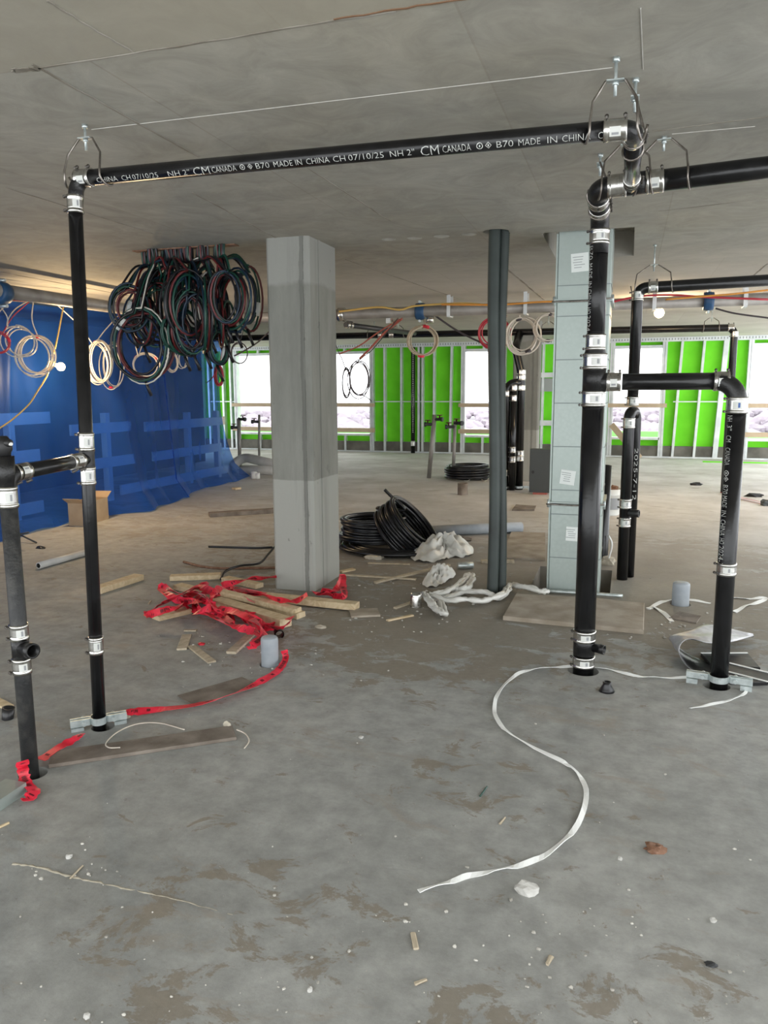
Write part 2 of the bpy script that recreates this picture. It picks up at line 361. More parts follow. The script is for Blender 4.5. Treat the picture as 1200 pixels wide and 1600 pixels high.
# cast-in form seams and snapped chalk lines on the soffit
def seam(p, q, wd, m_, name='form_seam', jit=.0):
    n = 14; d = q-p; pts = []
    for i in range(n+1): pts.append(p+d*(i/n)+V((random.uniform(-jit, jit), random.uniform(-jit, jit), -.001)))
    MB().ribbon(pts, [wd*random.uniform(.6, 1.3) for _ in pts], .0015).build(name, m_, ceiling)
for (a, b, c, d, wd, m_) in ((60, 107, 620, 17, .010, 'seam_dark'), (50, 100, 310, 245, .012, 'seam_dark'), (72, 0, 205, 80, .009, 'seam_dark'), (520, 30, 760, -8, .006, 'rust'),
                             (300, 300, 450, 382, .008, 'seam_dark'), (10, 293, 240, 365, .008, 'seam_dark'), (480, 262, 610, 345, .006, 'seam_dark'),
                             (1020, 205, 1200, 182, .006, 'seam_dark'), (1030, 330, 1200, 310, .007, 'seam_dark'), (780, 410, 850, 468, .02, 'seam_dark'), (0, 425, 200, 462, .03, 'seam_dark'),
                             (540, 405, 720, 468, .008, 'seam_dark'), (1165, 440, 1200, 412, .012, 'seam_dark'), (20, 110, 60, 107, .03, 'seam_dark')):
    seam(ce(a, b), ce(c, d), wd, m_, jit=.004)
seam(ce(143, 202), ce(957, 105), .0022, 'chalk', 'chalk_line'); seam(ce(1001, 12), ce(1005, 108), .003, 'chalk', 'chalk_line'); seam(ce(1050, 209), ce(1180, 197), .002, 'chalk', 'chalk_line')

# concrete core behind the blue sheet
wl = MB()
for a, b, z0, z1 in ((1.5, 14.6, 0, HC),): wl.bounds((-8.9, a, z0), (-8.6, b, z1))
wl.bounds((X0, 14.35, 0), (-8.9, 14.6, HC))
wl.build('wall_left', 'core_concrete', kind='structure', loc=(-8.75, 6, 0))

# far exterior wall: curb, tracks, studs, sheathing panels, windows
Z = lambda y: ay(760, y, WY).z
ZH, ZS, ZC = Z(549), Z(680), .25
wall = MB().bounds((X0, WY-.02, 0), (X1, WY+.28, ZC)).build('wall_back', 'curb_concrete', kind='structure', loc=(0, WY, 0))
XX = lambda x: ay(x, 620, WY).x
wins = [(372, 440), (500, 580), (726, 785), (957, 1033), (1171, 1262)]
solid = []; px0 = None; edges = [X0]
for a, b in wins: edges += [XX(a), XX(b)]
edges.append(X1)
MB().bounds((X0, WY-.06, HC-.09), (X1, WY+.06, HC)).build('top_track', 'stud_steel', wall)
MB().bounds((X0, WY-.07, 0), (X1, WY+.02, .03)).build('bottom_track', 'stud_steel', wall)
tr = MB()      # slots in the top track
x = -11.
while x < 5: tr.bounds((x, WY-.063, HC-.06), (x+.02, WY-.058, HC-.02)); x += .06
o = tr.build('track_slots', 'track_dark', wall); o['kind'] = 'stuff'
def panel(xa, xb, za, zb): MB().bounds((xa+.002, WY+.07, za+.002), (xb-.002, WY+.085, zb-.002)).build('sheathing_panel', 'green_sheathing', wall)
def stud(x, z0, z1, wd=.06, lean=0.):
    p = V((x-lean, WY-.02, z0)); q = V((x, WY-.02, z1))
    MB().prism([(-wd/2, -.045), (wd/2, -.045), (wd/2, -.03), (-wd/2+.006, -.03), (-wd/2+.006, .075), (wd/2, .075), (wd/2, .09), (-wd/2, .09)], p, q, up=(0, 1, 0)).build('metal_stud', 'stud_steel', wall)
for i in range(0, len(edges), 2):
    a, b = edges[i], edges[i+1]; x = a
    n = max(1, round((b-a)/1.22))
    for k in range(n): panel(a+(b-a)*k/n, a+(b-a)*(k+1)/n, ZC, HC-.05)
for sx, l in ((602, 0), (628, 0), (655, 0), (661, 0), (679, .0), (706, .03), (1062, .09), (1096, .09), (1128, .1), (1132, .1), (848, 0), (362, 0), (336, 0), (318, 0)):
    stud(XX(sx), .03, HC-.09, .05, l)
for k in range(12): stud(-9.9-k*.41, .03, HC-.09, .05)
for k, (a, b) in enumerate(wins):
    xa, xb = XX(a), XX(b)
    wn = MB().bounds((xa, WY-.07, ZS-.05), (xb, WY+.09, ZS)).build('window_%d' % (k+1), 'stud_steel', kind='structure')
    ORGw = ORG[wn.name]
    MB().bounds((xa, WY-.06, ZH), (xb, WY+.09, ZH+.06)).build('head_track', 'stud_steel', wn)
    for x_ in (xa-.03, xb+.03):
        MB().bounds((x_-.05, WY-.07, .03), (x_-.003, WY+.09, HC-.09)).build('jamb_stud', 'stud_steel', wn)
        MB().bounds((x_+.003, WY-.065, .03), (x_+.05, WY+.09, HC-.09)).build('jamb_stud', 'stud_steel', wn)
    panel(xa, xb, ZH+.03, HC-.05); panel(xa, xb, ZC, ZS-.02)
    nb = max(2, round((xb-xa)/.6))
    for q in range(1, nb):
        xq = xa+(xb-xa)*q/nb
        MB().bounds((xq-.025, WY-.05, ZH+.06), (xq+.025, WY+.06, HC-.09)).build('cripple_stud', 'stud_steel', wn)
        MB().bounds((xq-.025, WY-.05, .03), (xq+.025, WY+.06, ZS-.05)).build('cripple_stud', 'stud_steel', wn)
    nm = ['at the far left beside the blue sheet', 'right of the concrete column', 'behind the ribbed conduits', 'right of the duct', 'at the far right edge']
    for y_, wd, nn in ((633, .085, 'upper'), (674, .10, 'lower')):
        if k == 3 and nn == 'lower': continue
        zc = Z(y_)
        MB().prism(CH(wd, .038), (xa-.12, WY-.09, zc), (xb+.12, WY-.09, zc), up=(0, -1, 0)).build('guard_rail', 'rail_wood', None, '%s wooden guard rail across the window opening %s' % (nn, nm[k]), 'rail', 'wooden guard rails across the window openings')
# horizontal bridging channels through the stud bays
MB().bounds((XX(583), WY-.05, Z(627.5)-.012), (XX(722), WY-.03, Z(627.5)+.012)).build('bridging_channel', 'stud_steel', wall)
MB().bounds((XX(1052), WY-.05, Z(627.5)-.012), (XX(1135), WY-.03, Z(627.5)+.012)).build('bridging_channel', 'stud_steel', wall)
MB().bounds((XX(330), WY-.05, Z(627.5)-.012), (XX(368), WY-.03, Z(627.5)+.012)).build('bridging_channel', 'stud_steel', wall)
# framed opening right of the far column
for y_, h in ((587, .11), (660, .12)):
    MB().bounds((XX(836), WY-.075, Z(y_)-h/2), (XX(945), WY+.0, Z(y_)+h/2)).build('cross_track', 'stud_steel', wall)
MB().bounds((XX(838), WY-.03, Z(612)), (XX(866), WY-.0, Z(592))).build('insulation_sheet', 'insulation', wall)
# outside: balcony upstand, wing wall, land and trees below
MB().bounds((-16, 19.5, -.2), (3.8, 19.62, .48)).build('trim_1', 'pale_green', kind='structure')
MB().bounds((-16, 18.26, -.25), (3.8, 19.5, -.02)).build('trim_2', 'rock', kind='structure')
MB().bounds((XX(414)-.0, 18.3, 0), (XX(414)+.25, 19.5, HC)).build('trim_3', 'pale_green', kind='structure')
MB().bounds((-600, 25, -14.2), (500, 900, -14)).build('ground', 'ground_far', kind='structure')
tb = MB()
for i in range(900):
    d = 150+330*random.random(); a = R(random.uniform(-48, 22)); h = random.uniform(1.5, 3.2)
    tb.blob((math.sin(a)*d, math.cos(a)*d, -14+h*.8), (h*1.3, h*1.3, h), i, .16, 2)
tb.build('distant_trees', 'trees_far', None, 'hazy bare trees far below beyond the window openings', 'trees', kind='stuff', loc=(0, 90, -14))

# ------------------------------------------------------------------ column
CX0, CX1, CY0, CY1 = -2.522, -2.188, 5.215, 5.755
c_ = .02
col = MB().prism([(CX0+c_, CY0), (CX1-c_, CY0), (CX1, CY0+c_), (CX1, CY1-c_), (CX1-c_, CY1), (CX0+c_, CY1), (CX0, CY1-c_), (CX0, CY0+c_)], (0, 0, 0), (0, 0, HC), up=(0, 1, 0))
for v in col.v: v.x = -v.x if v.x > 0 else v.x
colo = col.build('concrete_column', 'column_concrete', None, 'bare grey concrete column with form marks, red tape round its foot', 'column')
MB().bounds((CX1-.001, CY0+.17, 0), (CX1+.006, CY0+.20, HC)).build('form_ridge', 'column_concrete', colo)
MB().bounds((CX1-.06, CY0-.005, 0), (CX1-.045, CY0+.001, HC)).build('form_ridge', 'column_concrete', colo)
fc = fl(815, 752)
MB().prism(CH(.42, .3, .02), (fc.x+.03, fc.y, 0), (fc.x+.03, fc.y, HC), up=(0, 1, 0)).build('concrete_column', 'column_concrete', None, 'far concrete column behind the cluster of drain pipes', 'column')
MB().bounds((XX(836)-.1, WY-.5, 0), (XX(836), WY-.06, HC)).build('trim_4', 'stud_steel', kind='structure')

# ------------------------------------------------------------------ pipework kit
def coupling(root, c, axis, r, L=.075, sticker=True, blue=False, screws=True, ang=0.):
    c = V(c); axis = V(axis).normalized(); h = L/2
    pr = [(-h, r+.001), (-h, r+.005), (-h+.012, r+.005), (-h+.014, r+.003)]
    k = -h+.018
    while k < h-.018: pr += [(k, r+.0028), (k+.003, r+.0042)]; k += .006
    pr += [(h-.014, r+.003), (h-.012, r+.005), (h, r+.005), (h, r+.001)]
    o = MB().lathe(c, axis, pr, 20).build('coupling', 'stainless', root)
    e1, e2 = eyeframe(c, axis)
    if screws:
        for q in (-h+.008, h-.008):
            t = R(-82); d = e1*math.cos(t)+e2*math.sin(t); tt = axis.cross(d)
            p = c+axis*q+d*(r+.011)
            MB().lathe(p-tt*.013, tt, [(0, .004), (.002, .007), (.007, .007), (.008, .0045), (.026, .0045)], 8).build('clamp_screw', 'screw_steel', o)
    if sticker:
        s = MB().patch(c, axis, r+.0056, .12+ang, .42, h*.48)
        c2 = c+axis*0
        s.patch(c, axis, r+.0062, .28+ang, .10, h*.3, 4, 1)
        s.build('sticker', ['label_white', 'label_blue' if blue else 'label_ink'], o)
    return o
def pipe(root, pts, r, m_='cast_iron', bend=None, name='pipe', n=22):
    return MB().tube(fillet(pts, bend, 8) if bend else pts, r, n).build(name, m_, root)
def rings(root, items): pass
def lettering(root, words, axis, r, cfun, down=0.35):
    """words: (text, p, q) where p..q are points on the pipe axis the word spans"""
    axis = V(axis).normalized(); out = MB()
    for text, p, q, hgt in words:
        span = (q-p).dot(axis)
        if text == 'MARK':      # a certification ring with a bar, then a ring with a diamond
            v2 = []; fs = []
            for kk in range(2):
                cx = span*(.25+.5*kk); ro, ri = hgt*.48, hgt*.36; o = len(v2); n = 14 if kk == 0 else 4
                for j in range(n):
                    a = 2*math.pi*j/n; v2 += [(cx+ro*math.cos(a), ro*math.sin(a)+hgt/2), (cx+ri*math.cos(a), ri*math.sin(a)+hgt/2)]
                fs += [(o+2*j, o+2*((j+1) % n), o+2*((j+1) % n)+1, o+2*j+1) for j in range(n)]
                o = len(v2); v2 += [(cx-.1*hgt, hgt*.35), (cx+.1*hgt, hgt*.35), (cx+.1*hgt, hgt*.65), (cx-.1*hgt, hgt*.65)]; fs.append((o, o+1, o+2, o+3))
        else:
            cu = bpy.data.curves.new('t', 'FONT'); cu.body = text; cu.resolution_u = 2; cu.offset = -.012
            ob = bpy.data.objects.new('t', cu); COL.objects.link(ob)
            dg = bpy.context.evaluated_depsgraph_get(); me = bpy.data.meshes.new_from_object(ob.evaluated_get(dg))
            bm = bmesh.new(); bm.from_mesh(me); bmesh.ops.triangulate(bm, faces=bm.faces)
            xs = [v.co.x for v in bm.verts]; ys = [v.co.y for v in bm.verts]; sx = span/(max(xs)-min(xs)); sy = hgt/.72; x0 = min(xs)
            for v in bm.verts: v.co = ((v.co.x-x0)*sx, v.co.y*sy, 0)
            for _ in range(2):
                es = [e for e in bm.edges if e.calc_length() > .009]
                if es: bmesh.ops.subdivide_edges(bm, edges=es, cuts=1); bmesh.ops.triangulate(bm, faces=bm.faces)
            bm.verts.index_update(); v2 = [(v.co.x, v.co.y) for v in bm.verts]; fs = [[v.index for v in f.verts] for f in bm.faces]
            bm.free(); bpy.data.objects.remove(ob); bpy.data.curves.remove(cu); bpy.data.meshes.remove(me)
        e1, e2 = eyeframe((p+q)/2, axis); vs = []
        for x_, y_ in v2:
            t = down-(y_-hgt/2)/r; vs.append(p+axis*x_+(e1*math.cos(t)+e2*math.sin(t))*(r+.0009))
        out.add(vs, fs)
    return out.build('lettering', 'letter_paint', root, 'pale printed lettering', kind='stuff')
def hanger(p, axis, r, label, spread=.085, top=None, hz=.19, wire=.0045, side=1, n=8):
    """rod from the soffit, a bent wire yoke straddling the pipe whose two hooks pass under it; p: pipe centre"""
    p = V(p); a = V(axis).normalized(); s = V((a.y, -a.x, 0))*side       # s points to the near side
    t = thing('pipe_hanger', label, 'pipe hanger', (p.x, p.y, p.z-r-.02), 'wire pipe hangers')
    zt = p.z+r+hz*.62
    MB().lathe((p.x, p.y, zt-.045), (0, 0, 1), [(0, .0055), (HC-zt+.045, .0055)], 8).build('rod', 'zinc', t)
    MB().lathe((p.x, p.y, HC-.014), (0, 0, 1), [(0, .012), (.014, .012)], 6).build('anchor_nut', 'zinc', t)
    mbk = MB().prism(CH(.03, .005, .001), V((p.x, p.y, zt))-a*.028, V((p.x, p.y, zt))+a*.028); mbk.lathe((p.x, p.y, zt-.012), (0, 0, 1), [(0, .011), (.011, .011)], 6)
    mbk.build('bracket', 'zinc', t)
    for q in (-1, 1):
        path = [V((p.x, p.y, zt+.004))+a*q*.012, V((p.x, p.y, zt+.002))+a*q*.032, V((p.x, p.y, zt-hz*.32))+a*q*spread*.92+s*(r*.5)]
        x_ = V((p.x, p.y, 0))+a*q*spread
        path.append(x_+s*(r+wire)+V((0, 0, p.z+r*.6)))
        path = path[:3]+catmull(path[2:], 3)[1:]
        for k in range(0, 9):
            an = R(-10-k*25); path.append(V((p.x, p.y, p.z))+a*(q*spread+q*.004*k)+s*math.cos(an)*(r+wire)+V((0, 0, math.sin(an)*(r+wire))))
        MB().tube(path, wire, n).build('wire_hook', 'wire_steel', t)
    return t
def riser_clamp(root, c, r, wd=.17, rot=0.):
    c = V(c); RM = Matrix.Rotation(rot, 3, 'Z')
    def spin(mb):
        for v in mb.v: v[:] = c+RM@(v-c)
        return mb
    for s_ in (-1, 1):
        m_ = MB(); n = 10; pts = [c+V((-wd, s_*.010, 0)), c+V((-r-.012, s_*.010, 0))]
        for k in range(n+1):
            a = math.pi-math.pi*k/n; pts.append(c+V((math.cos(a)*(r+.004), s_*(math.sin(a)*(r+.004)+.004), 0)))
        pts += [c+V((r+.012, s_*.010, 0)), c+V((wd, s_*.010, 0))]
        vs = []
        for q in pts: vs += [q+V((0, 0, -.016)), q+V((0, 0, .016)), q+V((0, s_*.005, .016)), q+V((0, s_*.005, -.016))]
        k = len(pts); m_.add(vs, [(i*4+j, i*4+(j+1) % 4, i*4+4+(j+1) % 4, i*4+4+j) for i in range(k-1) for j in range(4)]+[(0, 3, 2, 1), (4*k-4, 4*k-3, 4*k-2, 4*k-1)])
        spin(m_).build('riser_clamp', 'zinc', root)
        spin(MB().bounds(c+V((s_*wd-s_*.002, -.02, -c.z)), c+V((s_*(wd-.055), .02, -.02)))).build('clamp_pad', 'zinc', root)
    for s_ in (-1, 1):
        spin(MB().lathe(c+V((s_*(r+.035), -.035, 0)), (0, 1, 0), [(0, .011), (.012, .011), (.0121, .006), (.07, .006), (.0701, .011), (.08, .011)], 8)).build('clamp_bolt', 'zinc', root)

# --- leftmost overhead run: vent stack, its arm and its short neighbour
r2 = .0285
yv = VENT.y
top = ay(103, 284, yv)
vent = thing('vent_pipe', 'tall slim black drain pipe at left, with arm toward the frame edge', 'drain pipe', VENT, 'black drain pipes')
zv = lambda y, Y=yv, x=120: ay(x, y, Y).z
YO = 2.82
base_v = V((VENT.x, VENT.y, -.15)); top_v = V((top.x, YO-.02, zv(318)))
vax = (top_v-base_v).normalized()
vp = lambda y, x=120: base_v+vax*((ay(x, y, yv).z-base_v.z)/vax.z)
pipe(vent, [base_v, top_v], r2)
for y_ in (691, 744, 1006): coupling(vent, vp(y_), vax, r2, .078, screws=True)
coupling(vent, vp(314), vax, r2, .07)
tee_c = vp(718)
MB().lathe(tee_c-vax*.05, vax, [(0, r2), (.01, r2+.004), (.03, r2+.003), (.07, r2+.003), (.09, r2+.004), (.1, r2)], 20).build('tee_fitting', 'cast_iron_fitting', vent)
LOWT = V((LOW.x, LOW.y, ay(6, 742, LOW.y).z))
arm_d = (LOWT-tee_c).normalized()
pipe(vent, [tee_c, LOWT-arm_d*.02], r2, name='branch_arm')
coupling(vent, tee_c+arm_d*.075, arm_d, r2, .07); coupling(vent, LOWT-arm_d*.075, arm_d, r2, .07)
riser_clamp(vent, (VENT.x, VENT.y, .035), r2, .12, R(42))
low = thing('drain_pipe', 'short black drain pipe at the left frame edge with an open side outlet', 'drain pipe', LOW, 'black drain pipes')
pipe(low, [V((LOW.x, LOW.y, -.15)), V((LOW.x, LOW.y, LOWT.z-.08))], .031, 'old_iron')
MB().tube(fillet([V((LOW.x, LOW.y, LOWT.z-.09)), LOWT+V((0, 0, .0)), LOWT-arm_d*.06], .05), .033, 20).tube([LOWT-V((0, 0, .05)), LOWT+V((0, 0, .07))], .033, 20).build('wye_fitting', 'cast_iron_fitting', low)
zl = lambda y, x=20: ay(x, y, LOW.y).z
coupling(low, (LOW.x, LOW.y, zl(777)), (0, 0, 1), .031, .08); coupling(low, (LOW.x, LOW.y, zl(986)), (0, 0, 1), .031, .062); coupling(low, (LOW.x, LOW.y, zl(1038)), (0, 0, 1), .031, .062)
pc = V((LOW.x, LOW.y, zl(1010)))
MB().lathe(pc-V((0, 0, .055)), (0, 0, 1), [(0, .033), (.11, .033)], 20).build('tee_body', 'cast_iron_fitting', low)
od = V((.95, -.28, 0)).normalized()
MB().lathe(pc, od, [(0, .028), (.055, .028), (.056, .030), (.085, .030), (.0851, .023), (.03, .022)], 20, cap=False).build('outlet', 'cast_iron_fitting', low)
# black test cock standing on the wye
pl = MB(); pz = LOWT+V((0, 0, .075)); pl.lathe(pz-V((0, 0, .02)), (0, 0, 1), [(0, .02), (.03, .024), (.04, .03), (.07, .028), (.09, .014)], 12); pl.lathe(pz+V((-.01, 0, .045)), (1, -.2, 0), [(0, .016), (.05, .014), (.055, .008)], 10)
plo = pl.build('test_cap', 'tool_black', low)
MB().lathe(pz+V((.03, -.01, .04)), (1, -.3, .1), [(0, .006), (.022, .006)], 8).build('white_nozzle', 'bucket_white', plo)

# --- overhead lettered pipe
ro = .0315
pl_, pr_ = ay(103, 280, YO), ay(985, 202, YO)
over = thing('overhead_pipe', 'black overhead pipe with pale lettering running across the top', 'drain pipe', ((pl_.x+pr_.x)/2, YO, min(pl_.z, pr_.z)-.04), 'black drain pipes')
pa = V((top_v.x+.06, YO, ay(130, 278.5, YO).z)); pb = V((ay(945, 204, YO).x, YO, ay(945, 204.5, YO).z))
od_ = (pb-pa).normalized()
on = lambda x: pa+od_*((ay(x, 240, YO-.02).x-pa.x)/od_.x)
pipe(over, [pa, pb], ro)
elc = V((top_v.x, YO, pa.z-.003))
pipe(over, [top_v-vax*.01, V((top_v.x, YO, pa.z)), pa+od_*.02], ro-.001, 'cast_iron_fitting', .055, 'elbow')
coupling(over, on(122)+od_*.01, od_, ro, .07); coupling(over, on(960), od_, ro, .075)
wd = [('CHINA  CH', 150, 203, .021), ('07/10/25', 206, 246, .021), ('NH 2"', 262, 296, .021), ('CM', 302, 327, .033), ('CANADA', 331, 369, .023), ('MARK', 373, 397, .022), ('B70', 400, 421, .022), ('MADE IN', 428, 472, .022), ('CHINA', 479, 515, .022),
      ('CH', 521, 540, .022), ('07/10/25', 545, 600, .022), ('NH 2"', 610, 648, .022), ('CM', 658, 686, .036), ('CANADA', 692, 736, .025), ('MARK', 743, 770, .024), ('B70', 776, 802, .023), ('MADE', 810, 844, .023), ('IN', 855, 870, .023), ('CHINA', 878, 922, .023), ('CH', 934, 949, .023)]
lettering(over, [(t, on(a), on(b), h) for t, a, b, h in wd], od_, ro, None, .38)
# elbow at the right end and the run going back from it
YB = 3.72
e0 = pb+od_*.06; ex = ay(990, 202, YO).x
zr = e0.z
crn = V((ex, YO, zr)); back = V((ex-.005, YB, ay(993, 287, YB-.03).z))
pipe(over, [pb, crn, crn+V((0, .1, -.003))], ro, 'cast_iron_fitting', .06, 'elbow')
pipe(over, [crn+V((0, .06, -.002)), back], ro*.98, name='return_pipe')
bd = (back-crn).normalized()
coupling(over, crn+bd*.11, bd, ro, .06, False); coupling(over, back-bd*.13, bd, ro, .06, False)

# --- second overhead run on the right
r3 = .045
p2a = ay(930, 297, YB); p2b = ay(1330, 246, YB)
p2l = ay(960, 292, YB); p2a = V((p2a.x, YB, p2l.z))
d2 = (p2b-p2a).normalized()
o2 = thing('overhead_pipe', 'plain black overhead pipe leaving the frame at upper right', 'drain pipe', ((p2a.x+p2b.x)/2, YB, p2a.z-.1), 'black drain pipes')
q2 = lambda x: p2a+d2*((ay(x, 280, YB-.03).x-p2a.x)/d2.x)
pipe(o2, [q2(1015), p2b], r3)
MB().tube([q2(968), q2(1020)], r3+.003, 20).tube([back-bd*.14, back], ro+.004, 20).build('wye_fitting', 'cast_iron_fitting', o2)
coupling(o2, q2(964), d2, r3, .08, False); coupling(o2, q2(1023), d2, r3, .075)
YT = BIG.y
ctop = V((BIG.x, YT, 0)); ell = q2(936); ell = V((BIG.x+.0, YB, ell.z))
kz = ell.z-.05
pipe(o2, [q2(966), ell, V((BIG.x, YB+.14, ell.z-.02))], r3+.002, 'cast_iron_fitting', .075, 'elbow')
pipe(o2, [V((BIG.x, YB+.06, ell.z-.012)), V((BIG.x, YT, kz)), V((BIG.x, YT, kz-.17))], r3, 'cast_iron_fitting', .085, 'elbow')
bb = V((0, .95, -.12)).normalized()
coupling(o2, V((BIG.x, YB+.12, ell.z-.02)), bb, r3, .06, False); coupling(o2, V((BIG.x, YB+.25, ell.z-.034)), bb, r3, .06, False)

# --- big soil stack
zb = lambda y, x=925: ay(x, y, YT).z
soil = thing('soil_stack', 'thickest black drain pipe standing at right in front of the metal duct', 'drain pipe', BIG, 'black drain pipes')
B = lambda y: V((BIG.x, BIG.y, zb(y)))
pipe(soil, [V((BIG.x, BIG.y, -.15)), B(555)], .0545)
pipe(soil, [B(545), V((BIG.x, BIG.y, kz-.10))], .044)
MB().lathe(B(560), (0, 0, 1), [(0, .0555), (.02, .0555), (.045, .047), (.06, .046)], 24).build('reducer', 'cast_iron_fitting', soil)
for y_, rr, L in ((371, .045, .072), (535, .045, .078), (565, .0555, .078), (623, .0555, .078), (994, .0545, .06), (1034, .0545, .06)): coupling(soil, B(y_), (0, 0, 1), rr, L)
bz = zb(597)
MB().lathe(B(612), (0, 0, 1), [(0, .057), (.13, .057)], 24).tube([V((BIG.x, YT, bz)), V((BIG.x+.11, YT, bz))], .046, 20).build('tee_fitting', 'cast_iron_fitting', soil)
MB().lathe(B(1023), (0, 0, 1), [(0, .057), (.11, .057)], 24).build('tee_body', 'cast_iron_fitting', soil)
MB().lathe(B(1010), (.93, -.35, 0), [(0, .024), (.085, .024), (.0855, .026), (.112, .026), (.1121, .019), (.06, .018)], 18, cap=False).build('outlet', 'cast_iron_fitting', soil)
W = lambda t, y0, y1, h, cfn: (t, cfn(y0), cfn(y1), h)
lettering(soil, [W('B70', 386, 407, .03, B), W('MADE', 413, 436, .03, B), W('IN', 441, 450, .03, B), W('CHINA', 453, 478, .03, B), W('HO', 481, 491, .03, B), W('2024-7', 494, 528, .03, B)], (0, 0, -1), .044, None, 1.0)
# --- branch and three inch drop
drop = thing('drain_pipe', 'black drain pipe at right with an elbow and arm to the soil stack', 'drain pipe', DROP, 'black drain pipes')
rd = .0415
D = lambda y: V((DROP.x, DROP.y, ay(1140, y, DROP.y).z))
dtop = V((DROP.x, DROP.y, bz)); hx = lambda x: V((ay(x, 597, YT).x, YT-.002, bz))
pipe(drop, [V((DROP.x, DROP.y, -.15)), D(640)], rd+.0015)
pipe(drop, [hx(972), hx(1125)], rd, name='branch_arm')
pipe(drop, [hx(1120), V((DROP.x, DROP.y, bz)), D(638)], rd+.0025, 'cast_iron_fitting', .10, 'elbow')
coupling(drop, hx(959), (1, 0, 0), rd+.001, .07); coupling(drop, hx(1127), (1, 0, 0), rd+.001, .07); coupling(drop, D(633), (0, 0, 1), rd+.003, .078, blue=True, ang=-.1); coupling(drop, D(889), (0, 0, 1), rd+.001, .062)
lettering(drop, [W('NH', 649, 658, .03, D), W('3"', 664, 672, .03, D), W('CM', 680, 690, .03, D), W('CANADA', 699, 726, .03, D), W('MARK', 734, 752, .028, D), W('B70', 757, 771, .03, D), W('MADE', 774, 792, .03, D), W('IN', 797, 806, .03, D), W('CHINA', 811, 836, .03, D), W('HO', 840, 849, .03, D), W('2024-3', 852, 882, .03, D)], (0, 0, -1), rd+.0015, None, .72)
riser_clamp(drop, (DROP.x, DROP.y, .045), rd, .155, R(-8))

# hangers
hanger(on(130)+od_*.0, od_, ro, 'wire pipe hanger at the left end of the lettered pipe')
hanger(on(957), od_, ro, 'tall wire pipe hanger at the right end of the lettered pipe', .075)
hanger(crn+bd*.2, bd, ro, 'wire pipe hanger behind the right elbow of the lettered pipe', .07)
hanger(q2(978), d2, r3, 'wire pipe hanger low between the two overhead pipe elbows', .10)
hanger(q2(1035), d2, r3, 'wire pipe hanger on the plain overhead pipe at upper right', .10)
hanger(V((BIG.x, YB+.17, ell.z-.025)), bb, r3, 'wire pipe hanger on the elbow above the soil stack', .07)

# --- mid-distance pair to the right of the duct
YM = FARP.y; rm = .042
Mz = lambda y: ay(985, y, YM).z
M_ = lambda y: V((FARP.x, YM, Mz(y)))
mid = thing('overhead_pipe', 'thin black overhead pipe right of the duct, turning down to the floor', 'drain pipe', FARP, 'black drain pipes')
mt = V((FARP.x, YM, ay(1003, 450, YM).z)); me_ = ay(1330, 430, YM)
pipe(mid, [M_(632), mt, me_], rm, 'cast_iron', .07)
hd = (me_-mt).normalized()
coupling(mid, mt+hd*.11, hd, rm, .07); coupling(mid, M_(463), (0, 0, 1), rm, .07); coupling(mid, M_(627), (0, 0, 1), rm, .07)
hanger(mt+hd*.11, hd, rm, 'wire pipe hanger on the thin overhead pipe right of the duct', .13)
zu = Mz(643)
f1 = V((FARP.x-.02, YM-.12, 0)); f2 = V((FARP.x+.03, YM, 0))
mid2 = thing('drain_pipe', 'twin slim black drain pipes joined by a loop, right of the duct', 'drain pipe', f1, 'black drain pipes')
pipe(mid2, [f1+V((0, 0, -.1)), f1+V((0, 0, zu)), V((f2.x, f2.y, zu)), f2+V((0, 0, .0))], rm, 'cast_iron', .055)
F1 = lambda y: V((f1.x, f1.y, ay(980, y, f1.y).z))
coupling(mid2, F1(661), (0, 0, 1), rm, .08); coupling(mid2, F1(787), (0, 0, 1), rm, .075); coupling(mid2, F1(816), (0, 0, 1), rm, .075)
MB().lathe(F1(801), (1, -.3, 0), [(0, .028), (.08, .03), (.11, .03), (.1101, .02), (.06, .02)], 14, cap=False).build('outlet', 'cast_iron_fitting', mid2)
lettering(mid2, [('2025-7-12', V((f2.x, f2.y, Mz(700))), V((f2.x, f2.y, Mz(780))), .03)], (0, 0, -1), rm, None, -.4)

# --- far run along the wall
YF = 12.; rf = .05
fa = ay(330, 529, YF); fb = ay(1148, 512, YF)
fr = thing('overhead_pipe', 'long thin black pipe hung under the ceiling near the far wall', 'drain pipe', ((fa.x+fb.x)/2, YF, fa.z-.06), 'black drain pipes')
pipe(fr, [V((-7.2, YF, fa.z)), V((fb.x, YF, fb.z)), V((fb.x, YF, -.02))], rf, 'cast_iron', .1)
for x_ in (1142, 595, 612): coupling(fr, V((ay(x_, 515, YF).x, YF, fb.z+(fa.z-fb.z)*(1148-x_)/818)), (1, 0, 0), rf, .08, False)
coupling(fr, V((fb.x, YF, ay(1150, 522, YF).z)), (0, 0, 1), rf, .08, False)
for x_, lb in ((1111, 'small wire pipe hanger on the far pipe at right'), (857, 'small wire pipe hanger on the far pipe left of the duct'), (622, 'small wire pipe hanger on the far pipe behind the wire coil'), (585, 'small wire pipe hanger on the far pipe right of the column')):
    hanger(V((ay(x_, 515, YF).x, YF, fb.z+(fa.z-fb.z)*(1148-x_)/818)), (1, 0, 0), rf, lb, .10, hz=.14, wire=.006, n=6)
